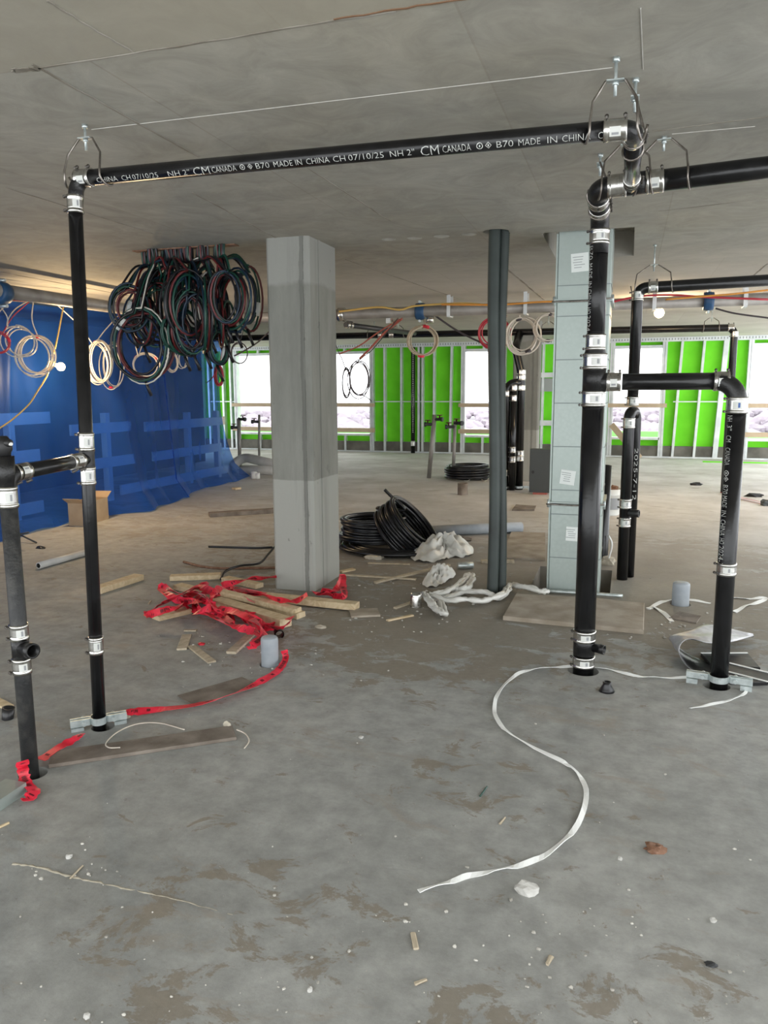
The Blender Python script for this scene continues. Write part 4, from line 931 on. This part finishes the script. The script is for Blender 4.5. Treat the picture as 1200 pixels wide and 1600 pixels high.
slab('plywood_sheet', 'plywood board lying flat in front of the metal duct', [(786, 962), (1006, 984), (1007, 942), (930, 934), (806, 927)], .03, 'plywood')
slab('plywood_sheet', 'muddy plywood sheet on the floor left of the metal duct', [(782, 870), (852, 873), (852, 832), (799, 830)], .02, 'plywood')
slab('plywood_scrap', 'thin wood scrap in front of the right pvc stub', [(1045, 965), (1088, 973), (1096, 962), (1062, 955)], .008, 'muddy_board', group='wood scraps on the slab')
slab('plywood_scrap', 'muddy wood scrap behind the duct, left of it', [(800, 796), (835, 796), (838, 790), (806, 788)], .02, 'muddy_board', group='wood scraps on the slab')
# pvc stubs
def stub(p, r, ytop, label, m_='pvc_grey'):
    h = ay(px_of(p), ytop, p.y-r).z
    t = thing('pvc_stub', label, 'pipe stub', p, 'capped pipe stubs standing in the slab')
    MB().lathe(p-V((0, 0, .15)), (0, 0, 1), [(0, r), (h+.13, r), (h+.142, r*.97), (h+.15, r*.86)], 24).build('tube', m_, t)
    MB().lathe(p+V((0, 0, h-.006)), (0, 0, 1), [(0, r*.86), (.006, r*.8), (.010, r*.4), (.011, .001)], 24).build('end_cap', m_, t)
def px_of(p):
    d = p-EYE; return 600+FPX*d.dot(RT)/d.dot(FW)
stub(SLEEVE_L, .048, 1000, 'grey capped pvc stub between red tape and the tape pile')
stub(SLEEVE_R, .058, 913, 'grey capped pvc stub near the right drain pipe')
SF = SLEEVE_F; hF = ay(723, 755, SF.y).z
MB().lathe(SF, (0, 0, 1), [(0, .075), (hF, .075), (hF, .066), (.02, .065)], 18, cap=False).build('pipe_sleeve', 'muddy_board', None, 'short muddy pipe sleeve on the far floor by the conduits', 'pipe stub')
for x_, y_, r, h, lb in ((948, 1080, .034, .05, 'small black conical plug in front of the soil stack'),):
    p = fl(x_, y_); MB().lathe(p, (0, 0, 1), [(0, r*1.15), (.012, r), (h*.7, r*.62), (h, r*.62), (h, r*.42), (h*.5, r*.4)], 16).build('floor_plug', 'hose_black', None, lb, 'plug')
p = fl(12, 1123); MB().lathe(p, (.15, .05, 1), [(0, .026), (.055, .028), (.055, .022), (.0, .021)], 18, cap=False).build('pipe_ring', 'hose_black', None, 'small black pipe ring lying at the left frame edge', 'ring')
p = fl(436, 996); MB().lathe(p+V((0, 0, .028)), (-.5, .8, .1), [(-.025, .03), (.025, .03), (.025, .023), (-.025, .023)], 18, cap=False).build('pipe_ring', 'old_iron', None, 'small dark pipe ring behind the left pvc stub', 'ring')
board('pale wood chip beside the black ring at the left edge', (-12, 1090), (13, 1103), .05, .012, 'lumber', group='wood scraps on the slab')
# loose tubes
a, b = fl(60, 884, .03), fl(150, 859, .03); a.z = b.z = .03
MB().lathe(a, b-a, [(0, .021), (0, .029), ((b-a).length, .029), ((b-a).length, .02)], 14, cap=False).build('loose_conduit', 'pvc_light', None, 'grey metal tube lying on the floor left of the vent pipe', 'tube')
a, b = fl(672, 829, .06), fl(815, 823, .06); a.z = b.z = .055
MB().lathe(a, b-a, [(0, .046), (0, .055), ((b-a).length, .055), ((b-a).length, .046)], 18, cap=False).build('loose_pvc_pipe', 'pvc_grey', None, 'long grey pvc pipe lying behind the ribbed conduits', 'pipe')
# grey fittings by the far end of the sheet
e1_, e2_, e3_ = fl(362, 740), ay(366, 712, 12.9), ay(440, 728, 12.5)
pv = thing('loose_pvc_pipe', 'bent grey pvc pipe with elbow left of the column', 'pipe', e1_)
pipe(pv, [e1_, e2_+V((0, 0, .02)), e3_], .085, 'pvc_light', .2)
a, b = fl(375, 742), fl(440, 742); a.z = b.z = .085
MB().lathe(a, b-a, [(0, .07), (0, .085), ((b-a).length, .085), ((b-a).length, .07)], 16, cap=False).build('loose_pvc_pipe', 'pvc_light', None, 'straight pale pvc pipe on the floor left of the column', 'pipe')
# copper-like risers with hose valves
def riser(label, base, topx, topy, valves, r=.028):
    t = thing('water_riser', label, 'riser pipe', base, 'water risers with valves')
    tp = ay(topx, topy, base.y)
    pipe(t, [base-V((0, 0, .0)), tp], r, 'sprinkler_steel')
    for x_, y_, s_ in valves:
        q = ay(x_, y_, base.y); c = tp+(base-tp)*((tp.z-q.z)/max(.01, tp.z-base.z))
        o = MB().lathe(c, V((s_, -.15, 0)), [(0, .035), (.03, .028), (.12, .026), (.125, .04), (.16, .04)], 10).build('valve', 'dark_steel', t)
        MB().lathe(c+V((s_*.1, -.02, .02)), (0, 0, 1), [(0, .012), (.04, .012), (.041, .05), (.055, .05)], 8).build('valve_handle', 'cable_red', o)
riser('left steel riser with two valves before the green wall', fl(670, 747), 679, 648, [(679, 655, 1), (675, 663, -1)], .036)
riser('right thin steel riser with valve before the green wall', fl(708, 749), 711, 657, [(710, 667, -1), (711, 661, .3)])
riser('steel riser with valve before the window at far left', fl(375, 729), 373, 654, [(374, 655, 1), (373, 668, -1)], .036)
riser('thin steel riser before the window left of the column', fl(405, 727), 405, 648, [(405, 659, -1)], .024)
MB().lathe(fl(397, 748), (0, 0, 1), [(0, .06), (.12, .05)], 10).lathe(fl(402, 748), (0, 0, 1), [(0, .05), (.1, .05)], 10).build('pipe_fitting', 'bucket_white', None, 'pair of small pale fittings on a wood scrap left of the column', 'fitting')
# cardboard box
bx0 = fl(134, 822); bx1 = fl(184, 806); ud = (bx1-bx0).normalized(); nd = V((-ud.y, ud.x, 0)); Wd, Dp, Ht = .50, .2, .26
cb = thing('cardboard_box', 'open torn cardboard box standing against the blue sheet', 'box', bx0)
bq = MB(); P4 = [bx0, bx0+ud*Wd, bx0+ud*Wd+nd*Dp, bx0+nd*Dp]
for i in range(4):
    a, b = P4[i], P4[(i+1) % 4]; hh = Ht
    bq.prism([(-.003, 0), (.003, 0), (.003, hh), (-.003, hh)], a, b)
bq.prism([(-Dp/2, 0), (Dp/2, 0), (Dp/2, .005), (-Dp/2, .005)], bx0+nd*Dp/2, bx0+ud*Wd+nd*Dp/2)
bq.build('carton', 'cardboard', cb)
for (a, b, out) in ((P4[3], P4[0], -ud), (P4[1], P4[2], ud)):
    MB().add([a+V((0, 0, Ht)), b+V((0, 0, Ht)), b+out*.10+V((0, 0, Ht+.06)), a+out*.10+V((0, 0, Ht+.06)), a+V((0, 0, Ht-.006)), b+V((0, 0, Ht-.006)), b+out*.10+V((0, 0, Ht+.054)), a+out*.10+V((0, 0, Ht+.054))],
             [(0, 1, 2, 3), (7, 6, 5, 4), (0, 4, 5, 1), (1, 5, 6, 2), (2, 6, 7, 3), (3, 7, 4, 0)]).build('flap', 'cardboard', cb)
# folded stand legs behind the left pipe
tp_ = thing('folded_stand', 'thin dark stand legs lying by the blue sheet at left', 'stand', fl(30, 840))
for a, b in (((12, 826, .12), (57, 848, .01)), ((12, 838, .1), (45, 832, .16)), ((8, 846, .01), (26, 826, .18))):
    MB().tube([fl(*a), fl(*b)], .009, 8).build('leg', 'dark_steel', tp_)
# electrical panel box
pb0 = fl(843, 773); pw = .30; ph = ay(843, 702, pb0.y).z
el = thing('breaker_box', 'dark grey electrical box standing left of the duct', 'box', (pb0.x, pb0.y, 0))
MB().prism(CH(pw, .16, .006), (pb0.x, pb0.y+.16, .03), (pb0.x, pb0.y+.16, ph), up=(0, -1, 0)).build('enclosure', 'panel_grey', el)
MB().bounds((pb0.x-pw/2+.01, pb0.y-.008, .05), (pb0.x+pw/2-.01, pb0.y-.001, ph-.02)).build('door', 'panel_grey', el)
MB().lathe((pb0.x-pw/2+.05, pb0.y-.014, ph*.5), (0, 1, 0), [(0, .022), (.008, .022)], 12).build('latch', 'tool_black', el)
MB().bounds((pb0.x-.1, pb0.y+.02, 0), (pb0.x+.1, pb0.y+.14, .03)).build('foot_block', 'pink_bits', el)
# bucket
bk = fl(950, 803); bh = ay(950, 763, bk.y).z
bu = thing('bucket', 'white plastic bucket with dark label right of the duct', 'bucket', bk)
MB().lathe(bk, (0, 0, 1), [(0, .13), (bh*.75, .145), (bh*.76, .152), (bh*.82, .152), (bh*.83, .147), (bh, .15), (bh, .142), (.03, .125)], 22, cap=False).build('tub', 'bucket_white', bu)
MB().patch(bk+V((0, 0, bh*.45)), (0, 0, 1), .1435, .25, .75, bh*.22, 10).build('label_patch', 'label_ink', bu)
for k in range(3): MB().blob(bk+V((-.06+.06*k, -.03, bh+.01)), (.05, .06, .035), 70+k, .3, 2).build('rust_rag', 'brown_bark', bu)
# ------------------------------------------------------------------ hose coils
def hose(label, c, R_, h, turns, r, tilt=None, name='hose_coil', tail=None, seed=0, m_='hose_black', group='black hose coils on the floor'):
    rnd = random.Random(seed); path = []; n = 32; N = int(turns*n)
    rot = tilt or Matrix.Identity(3); lay = max(1, int(h/(2*r*.95))); 
    for i in range(N+1):
        q = i/n; a = 2*math.pi*q; layer = q % (2*lay); layer = layer if layer < lay else 2*lay-layer
        ring = int(q//lay)
        rr = R_+ring*r*1.7+.012*math.sin(q*3.7)+.008*math.sin(a*2+q)
        path.append(V(c)+rot@V((math.cos(a)*rr, math.sin(a)*rr, r+layer*2*r*.95)))
    if tail: path += catmull([path[-1]]+tail, 5)[1:]
    return MB().tube(path, r, 7).build(name, m_, None, label, 'hose', group)
hc1 = fl(572, 858)
hose('upright black hose coil behind the column, left one', hc1+V((.0, .22, .045)), .27, .24, 16, .016, seed=1)
hose('flat black hose coil lying under the other two', hc1+V((.25, .2, 0)), .36, .045, 9, .016, seed=2)
t2 = Matrix.Rotation(R(-8), 3, 'Z') @ Matrix.Rotation(R(47), 3, 'Y') @ Matrix.Rotation(R(-6), 3, 'X')
c2 = ay(637, 826, hc1.y+.12)
tl_ = [ay(632, 797, c2.y), ay(612, 776, c2.y-.02), ay(601, 765, c2.y-.05)]
hose('tilted black hose coil leaning on the left one', c2-t2@V((0, 0, .15)), .28, .26, 17.55, .016, t2, seed=3, tail=tl_)
hf = fl(731, 748)
hose('stacked black hose coil on the far floor by the thin riser', hf, .30, .24, 14, .022, seed=4, name='hose_coil')
wire('loose_wire', 'pale thin wire lying round the far hose coil', [fl(700, 748, .01), fl(706, 741, .06), fl(716, 746, .01), fl(728, 752, .01), fl(745, 744, .05), fl(757, 752, .01), fl(765, 746, .04)], .006, 'wire_cream', 'wire')
wire('loose_wire', 'black thin hose end on the floor left of the column', [fl(326, 854, .01), fl(360, 855, .01), fl(400, 856, .01), fl(426, 855, .01)], .011, 'hose_black', 'wire', group='dark cables on the floor left of the column')
wire('loose_wire', 'dark cable arching from the tape pile to the column', [fl(345, 905, .02), fl(352, 893, .05), fl(375, 884, .06), fl(405, 880, .06), fl(420, 865, .09), fl(431, 852, .12)], .010, 'hose_black', 'wire', group='dark cables on the floor left of the column')
wire('loose_wire', 'rusty rod lying across behind the tape pile', [fl(287, 878, .01), fl(315, 885, .01), fl(350, 888, .01), fl(432, 887, .01)], .011, 'brown_bark', 'rod', group='dark cables on the floor left of the column')
wire('loose_wire', 'black strip lying under the grey far board', [fl(343, 805, .01), fl(390, 802, .01), fl(432, 799, .01)], .014, 'hose_black', 'wire', group='dark cables on the floor left of the column')
wire('loose_wire', 'pale bent wire looped over the muddy plank', [fl(188, 1168, .02), fl(170, 1168, .025), fl(166, 1160, .02), fl(185, 1143, .02), fl(215, 1131, .015), fl(250, 1130, .01), fl(288, 1140, .02)], .0028, 'wire_cream', 'wire', group='bent wires by the muddy plank')
wire('loose_wire', 'short bent wire past the right end of the muddy plank', [fl(370, 1140, .02), fl(384, 1147, .01), fl(389, 1158, .005), fl(382, 1169, .005)], .003, 'wire_cream', 'wire', group='bent wires by the muddy plank')
# ------------------------------------------------------------------ white strap
def strap(label, pts, wd, rollamp=.5, seed=0):
    rnd = random.Random(seed); P = catmull([fl(x, y, .006) for x, y in pts], 5)
    rolls = [rollamp*math.sin(i*.55+rnd.uniform(-.3, .3)) for i in range(len(P))]
    for i, p in enumerate(P): p.z = .002+abs(math.sin(rolls[i]))*wd/2
    return MB().ribbon(P, wd, .0012, rolls).build('white_strap', 'white_strap', None, label, 'strap', 'white plastic straps on the floor')
strap('long white plastic strap snaking in an S across the foreground floor', [(654, 1391), (700, 1378), (740, 1366), (790, 1356), (830, 1346), (870, 1322), (903, 1287), (916, 1245), (910, 1218), (890, 1196), (860, 1180), (800, 1148), (776, 1122), (773, 1100), (780, 1080), (802, 1057), (828, 1046), (868, 1042), (900, 1041)], .019)
strap('white plastic strap from the soil stack to the riser clamp', [(928, 1042), (960, 1047), (990, 1055), (1030, 1058), (1078, 1058)], .019, seed=2)
strap('short white plastic strap in front of the right riser clamp', [(1166, 1078), (1163, 1083), (1140, 1093), (1110, 1100), (1078, 1106)], .015, .35, 3)
strap('white plastic strap looping left behind the right pvc stub', [(1050, 970), (1034, 955), (1020, 948), (1013, 951), (1032, 941), (1050, 937), (1078, 937), (1110, 942)], .03, .3, 4)
strap('white plastic strap at the right frame edge', [(1142, 933), (1170, 935), (1196, 934), (1185, 941), (1165, 946), (1148, 956)], .03, .3, 5)
# ------------------------------------------------------------------ red tape
def tape(label, strands, wd, h, seed=0, group=None, name='red_tape', amp=1.0):
    t = thing(name, label, 'tape', fl(*strands[0][len(strands[0])//2][:2]), group)
    for k, s_ in enumerate(strands):
        rnd = random.Random(seed*31+k); pts = []
        for q in s_:
            z = q[2] if len(q) > 2 else rnd.uniform(.015, h); pts.append(fl(q[0], q[1], z))
        P = catmull(pts, 6); a0 = rnd.uniform(0, 6)
        rolls = [amp*.8*(math.sin(i*.19+a0)+.5*math.sin(i*.47+a0*2)) for i in range(len(P))]
        for i, p in enumerate(P): p.z = max(p.z, .004+abs(math.sin(rolls[i]))*wd/2)
        mb = MB().ribbon(P, [wd*rnd.uniform(.75, 1.1) for _ in P], .0008, rolls)
        o = mb.build('tape_strip', 'red_tape', t)
        ink = MB()
        for i in range(1, len(P)-2, 1):
            if rnd.random() < .34:
                d = (P[i+1]-P[i]).normalized(); sd = d.cross(V((0, 0, 1))).normalized(); n = sd.cross(d); a = rolls[i]
                s2 = sd*math.cos(a)+n*math.sin(a); n2 = n*math.cos(a)-sd*math.sin(a)
                for off in (.0014, -.0014):
                    for b_ in range(3):
                        c = P[i].lerp(P[i+1], .2+.3*b_); w2 = wd*.22; l2 = (P[i+1]-P[i]).length*.1
                        ink.add([c+s2*w2-d*l2+n2*off, c-s2*w2-d*l2+n2*off, c-s2*w2*rnd.uniform(.3, 1)+d*l2+n2*off, c+s2*w2+d*l2+n2*off], [(0, 1, 2, 3)])
        if ink.v: ink.build('print', 'tape_ink', o, kind='stuff')
    return t
T6 = lambda L: [(200+x/3, 740+y/3) for x, y in L]
tape('tangled pile of red warning tape over the lumber offcuts', [T6(s_) for s_ in (
    [(140, 535), (165, 530), (200, 550), (240, 560), (300, 600), (330, 640), (420, 660), (480, 700), (560, 740), (640, 770)],
    [(80, 665), (110, 640), (160, 610), (240, 570), (330, 530), (420, 560), (500, 545), (600, 560), (700, 590), (780, 600), (840, 565)],
    [(80, 668), (120, 655), (220, 625), (280, 600), (380, 600), (400, 570), (430, 540), (520, 560), (640, 565)],
    [(440, 525), (560, 495), (640, 488), (697, 483)], [(350, 640), (440, 690), (520, 720), (590, 740)], [(540, 650), (600, 700), (640, 750), (590, 800), (575, 810)],
    [(770, 670), (700, 710), (640, 700), (560, 670), (470, 640), (380, 640)], [(150, 540), (230, 590), (330, 600), (430, 610), (530, 655), (600, 660)], [(220, 640), (300, 600), (360, 560), (440, 545), (520, 535), (620, 555)], [(310, 655), (390, 630), (470, 655), (560, 690), (610, 750)], [(540, 690), (600, 690), (650, 715), (720, 720), (760, 690)], [(240, 590), (300, 640), (340, 630), (280, 580), (330, 560), (380, 600), (420, 640), (500, 680)],
    [(400, 580), (440, 555), (490, 550), (540, 570), (580, 600)], [(300, 610), (350, 590), (400, 620), (450, 650), (520, 660), (580, 700), (620, 720), (680, 720), (740, 690)], [(260, 570), (300, 545), (350, 520), (370, 530), (310, 560), (250, 600)])], .055, .13, 1)
tape('red warning tape strand hanging to the right of the column foot', [T6([(870, 555), (910, 560), (930, 540), (960, 560), (990, 520), (1003, 478), (1008, 530), (1012, 572), (960, 572), (915, 560)])], .055, .08, 2)
tape('red warning tape lying in a curve from stub to vent pipe', [[(444, 1016, .07), (446, 1030, .03), (434, 1048, .02), (412, 1062, .02), (380, 1078, .02), (340, 1092, .02), (300, 1102, .02), (250, 1108, .02), (210, 1112, .02), (182, 1114, .03)]], .042, .03, 3, amp=.45)
tape('red warning tape between vent pipe and leftmost pipe', [[(130, 1146, .03), (112, 1157, .02), (88, 1170, .02), (64, 1187, .03)]], .04, .03, 4, amp=.4)
tape('red warning tape end folded at the foot of the leftmost pipe', [[(35, 1189, .1), (36, 1204, .06), (40, 1220, .03), (50, 1232, .02), (54, 1236, .02), (45, 1246, .02), (38, 1249, .01)]], .045, .03, 5, amp=.5)
tape('red warning tape on the far floor at the right frame edge', [[(1128, 770), (1160, 778), (1200, 786), (1230, 790)]], .06, .03, 6, amp=.4)
# galvanised stud offcut at the left edge
a, b = fl(-22, 1268), fl(26, 1236); a.z = b.z = 0
so = thing('stud_offcut', 'short galvanised channel offcut at the left frame edge', 'metal offcut', (a+b)/2)
MB().prism([(-.048, 0), (.048, 0), (.048, .042), (.035, .042), (.035, .0405), (.0465, .0405), (.0465, .0015), (-.0465, .0015), (-.0465, .0405), (-.048, .042)], a, b, up=(0, 0, 1)).prism([(-.048, .041), (.048, .041), (.048, .043), (-.048, .043)], a, b).build('channel', 'galvanised', so)
board('pale wood chip in front of the channel offcut', (-3, 1292), (13, 1284), .012, .008, 'lumber', group='wood scraps on the slab')
# ------------------------------------------------------------------ plastic film heaps
def film(label, outline, h, seed, n=16, name='plastic_film', m_='plastic_film'):
    rnd = random.Random(seed); P = [fl(x, y) for x, y in outline]; c = sum(P, V())/len(P); k = len(P); Q = catmull(P, 7, True); m_b = MB(); vs = []
    ph = [rnd.uniform(0, 6) for _ in range(6)]
    R_ = 14
    for j in range(R_+1):
        f = j/R_
        for i, q in enumerate(Q):
            p = c.lerp(q, f); th = 2*math.pi*i/len(Q)
            z = h*(1-f**2.2)*(.65+.35*math.sin(th*2+ph[0]))+h*.28*abs(math.sin(th*5+f*7+ph[1]))*(1-f*.6)+h*.15*math.sin(th*9-f*9+ph[2])*(1-f)
            z += h*.22*(noise.noise(p*17+V((seed, 0, 0)))+.6*noise.noise(p*41))*(1-f*.5)
            vs.append(V((p.x, p.y, max(.003, z+.004))))
    nq = len(Q); fs = [(j*nq+i, j*nq+(i+1) % nq, (j+1)*nq+(i+1) % nq, (j+1)*nq+i) for j in range(R_) for i in range(nq)]
    return m_b.add(vs, fs, 0, True).build(name, m_, None, label, 'plastic film', 'crumpled white plastic film')
film('crumpled white plastic sheet beside the tilted hose coil', [(642, 874), (648, 862), (662, 852), (685, 853), (700, 858), (722, 852), (738, 857), (738, 868), (722, 872), (705, 872), (690, 878), (662, 880)], .15, 3)
film('small white plastic scrap lying above the twisted plastic', [(660, 912), (672, 903), (690, 893), (706, 892), (712, 900), (700, 908), (682, 918), (666, 918)], .10, 4)
def twist(label, strands, r, seed):
    t = thing('plastic_film', label, 'plastic film', fl(*strands[0][len(strands[0])//2]), 'crumpled white plastic film')
    for k, s_ in enumerate(strands):
        rnd = random.Random(seed+k); P = catmull([fl(x, y, rnd.uniform(.02, .06)) for x, y in s_], 6)
        for p in P: p.z = max(.015, p.z)
        for q in range(3):
            a0 = q*2.1; PP = [p+V((math.cos(i*.35+a0)*r*.6, math.sin(i*.35+a0)*r*.6, abs(math.sin(i*.35+a0*1.3))*r*.5)) for i, p in enumerate(P)]
            MB().tube(PP, [r*rnd.uniform(.45, 1.0) for _ in PP], 7).build('twist', 'plastic_film', t)
T7 = lambda L: [(500+x*.3167, 720+y*.3167) for x, y in L]
twist('twisted white plastic film lying round the conduit feet', [T7(s_) for s_ in ([(545, 660), (620, 650), (700, 600), (740, 565), (750, 590), (720, 630), (660, 645)], [(515, 660), (540, 700), (580, 740), (610, 755), (595, 700), (560, 670), (620, 690), (720, 690), (820, 690), (900, 660), (940, 620), (1000, 625), (1080, 645), (1120, 650)], [(610, 680), (700, 655), (800, 650), (880, 680), (930, 640)])], .022, 5)
# clear jar, foil tube
p = fl(650, 948); MB().lathe(p, (0, 0, 1), [(0, .04), (.07, .04), (.08, .036), (.095, .038), (.095, .034), (.02, .035)], 16, cap=False).build('small_can', 'stainless', None, 'small shiny can lying by the twisted plastic', 'can')
a, b = fl(715, 884, .03), fl(739, 883, .03)
MB().lathe(a, b-a, [(0, .028), ((b-a).length, .028)], 12).build('metal_tube', 'zinc', None, 'short shiny tube behind the ribbed conduits on the floor', 'tube')
# ------------------------------------------------------------------ membrane sheet folded over itself
near_rim = catmull([fl(*q) for q in ((1150, 1070, .004), (1105, 1060, .006), (1078, 1044, .02), (1062, 1022, .06), (1064, 1007, .10), (1080, 999, .125), (1108, 1003, .118), (1145, 1002, .08), (1178, 995, .03))], 6)
far_rim = catmull([fl(*q) for q in ((1150, 1040, .004), (1105, 1034, .006), (1072, 1020, .02), (1051, 1006, .05), (1046, 997, .08), (1052, 991, .10), (1080, 986, .10), (1112, 977, .08), (1176, 991, .03))], 6)
def membrane(u, v):
    k = round(u*(len(near_rim)-1)); p = near_rim[k].lerp(far_rim[k], v)
    return p+V((0, 0, .006*math.sin(v*9+u*14)*(1 if .2 < u else .2)))
mo = MB().grid(membrane, len(near_rim)-1, 14)
n_ = len(mo.v)
mem = mo.build('membrane_sheet', ['membrane_silver', 'membrane_black'], None, 'folded black membrane sheet with silver backing behind the right drain pipe', 'sheet')
sol = mem.modifiers.new('thick', 'SOLIDIFY'); sol.thickness = .004; sol.offset = 0; sol.material_offset = 1; sol.material_offset_rim = 0
for k, (a, b, c, d) in enumerate((((1095, 1020), (1168, 1020), (1188, 1043), (1110, 1036)), ((1120, 1031), (1206, 1052), (1204, 1064), (1125, 1046)), ((1128, 1047), (1200, 1065), (1178, 1066), (1130, 1060)))):
    sl = slab('membrane_strip', ('upper', 'middle', 'lowest')[k]+' black membrane strip with a white edge behind the right drain pipe', [a, b, c, d], .02, 'membrane_black', 'sheet', group='black membrane strips')
    o = sl; e0_, e1__ = fl(*a, .024), fl(*b, .024)
    MB().ribbon([e0_, e0_.lerp(e1__, .5), e1__], .012, .002).build('white_edge', 'white_strap', o)
# ------------------------------------------------------------------ stones, chips and small litter
def rock(label, x, y, s, seed, m_='rock', name='rock', cat='stone', amp=.22, group='small litter on the foreground slab'):
    p = fl(x, y); MB().blob((p.x, p.y, s[2]*.55), s, seed, amp, 2).build(name, m_, None, label, cat, group)
rock('pale lump of broken concrete in the centre foreground', 823, 1395, (.034, .024, .022), 3)
rock('rusty brown clump at the right foreground', 1023, 1329, (.032, .024, .014), 5, 'brown_bark', 'bark_clump', 'clump', .4)
rock('pale angular stone at the foot of the duct, right side', 948, 882, (.07, .05, .05), 8, 'rock_tan')
rock('small pale stone left of the muddy plank end', 564, 1153, (.012, .01, .006), 9)
rock('pale stone chip near the left ridge', 108, 1340, (.012, .010, .008), 11)
rock('pale stone on the right end of the muddy plank', 355, 1138, (.02, .012, .022), 12, 'rock_tan')
rock('pale stone chip near the vent pipe clamp', 197, 1121, (.022, .012, .010), 13, 'rock_tan')
rock('small pale stone right of the brown clump', 969, 1343, (.008, .006, .006), 14)
rock('pale pebble near the lower right edge', 1115, 1440, (.010, .008, .008), 15)
rock('white pebble at the bottom left', 136, 1590, (.008, .008, .008), 16)
rock('white pebble at the bottom, left of centre', 484, 1548, (.007, .007, .007), 17)
rock('dark metal scrap at the lower right', 1110, 1508, (.016, .010, .006), 18, 'dark_steel', 'metal_scrap', 'scrap', .3)
rock('pale stone on the floor left of the column', 302, 1010, (.01, .01, .01), 19)
rock('flat pale stone in front of the column', 501, 981, (.04, .018, .012), 20, 'rock_tan')
rock('dirty stone in front of the hose coils', 586, 873, (.09, .05, .03), 21, 'rock_tan')
rock('dark stone by the upper wood strip', 722, 845, (.09, .05, .03), 22, 'muddy_board')
rock('red scrap beside the slanting wood scrap', 315, 1007, (.022, .018, .008), 23, 'red_tape', 'plastic_scrap', 'scrap', .3)
rock('dark crumpled scrap on the far floor right of the drop pipe', 1178, 776, (.12, .06, .03), 24, 'tool_black', 'cloth_scrap', 'scrap', .3)
rock('dark scrap on the far floor right of the twin pipes', 1087, 758, (.09, .05, .03), 25, 'tool_black', 'cloth_scrap', 'scrap', .3)
rock('dark scrap on the floor near the loose grey tube', 63, 857, (.05, .02, .015), 26, 'tool_black', 'cloth_scrap', 'scrap', .3)
rock('dark scrap at the right frame edge on the far floor', 1196, 790, (.06, .05, .05), 27, 'panel_grey', 'cloth_scrap', 'scrap', .3)
for lb, a, b, wd in (('short brown wood splinter at the bottom centre', (645, 1456), (650, 1481), .016), ('pale wood splinter standing on the left ridge', (110, 1371), (129, 1351), .006), ('thin splinter at the bottom right of centre', (648, 1536), (667, 1529), .010), ('pale split chip at the bottom centre right', (855, 1505), (862, 1492), .012), ('green wire scrap in the middle of the floor', (750, 1243), (761, 1228), .006), ('wood splinter under the white strap bend', (781, 1286), (789, 1276), .008), ('small splinter right of the vent pipe', (232, 943), (236, 938), .014)):
    board(lb, a, b, wd, .006, 'lumber_grey' if 'green' not in lb else 'cable_green', name='wood_splinter', cat='splinter', group='small litter on the foreground slab')
rg = random.Random(5); gv = MB()
for i in range(150):
    x_, y_ = rg.uniform(0, 1200), 1600-rg.random()**1.25*620
    p = fl(x_, y_); s = rg.choice((.0012, .0015, .002, .0028, .004)) * (1+p.y*.10)
    if any((p-V((q.x, q.y, 0))).length < .1 for q in (VENT, LOW, BIG, DROP, SLEEVE_L)): continue
    gv.blob((p.x, p.y, s*.5), (s*rg.uniform(.8, 1.5), s, s*.7), i, .3, 1)
for cx, cy, n, sp in ((300, 880, 0, 40), (680, 900, 90, 120), (640, 960, 40, 60), (420, 1030, 50, 70), (1060, 985, 50, 60), (110, 1350, 14, 60), (830, 1480, 30, 150)):
    for i in range(n):
        x_, y_ = rg.gauss(cx, sp), rg.gauss(cy, sp*.3)
        if y_ < 850: continue
        p = fl(x_, y_); s = rg.choice((.0018, .003, .005))*(1+p.y*.12)
        gv.blob((p.x, p.y, s*.5), (s*rg.uniform(.8, 1.8), s, s*.7), i, .3, 1)
gv.build('gravel', 'gravel_pale', None, 'scattered pale grit and crumbs over the slab', 'gravel', kind='stuff', loc=(0, 2, 0))
# ridge of spilled mortar in the slab
rp = catmull([fl(x, y) for x, y in ((20, 1350), (60, 1355), (105, 1368), (150, 1378), (205, 1390), (260, 1402), (330, 1420), (410, 1442))], 8)
MB().tube([p+V((0, rg.uniform(-.003, .003), -.002)) for p in rp], [rg.uniform(.003, .008)*(1-.7*i/len(rp)) for i in range(len(rp))], 6).build('mortar_ridge', 'mortar', floor)
# slanting brace plank by the far right window
a, b = ay(956, 664, WY-.2), ay(1000, 712, WY-.6); b.z = .03
MB().prism(CH(.13, .04), a, b, up=(0, -1, 0)).build('timber_brace', 'rail_wood', None, 'slanting timber brace leaning in the window right of the duct', 'board')
a, b = fl(1098, 722), fl(1195, 722); MB().bounds((a.x, a.y-.05, 0), (b.x, a.y+.04, .02)).build('green_strip', 'green_sheathing', None, 'green sheathing strip lying on the far floor at right', 'board')
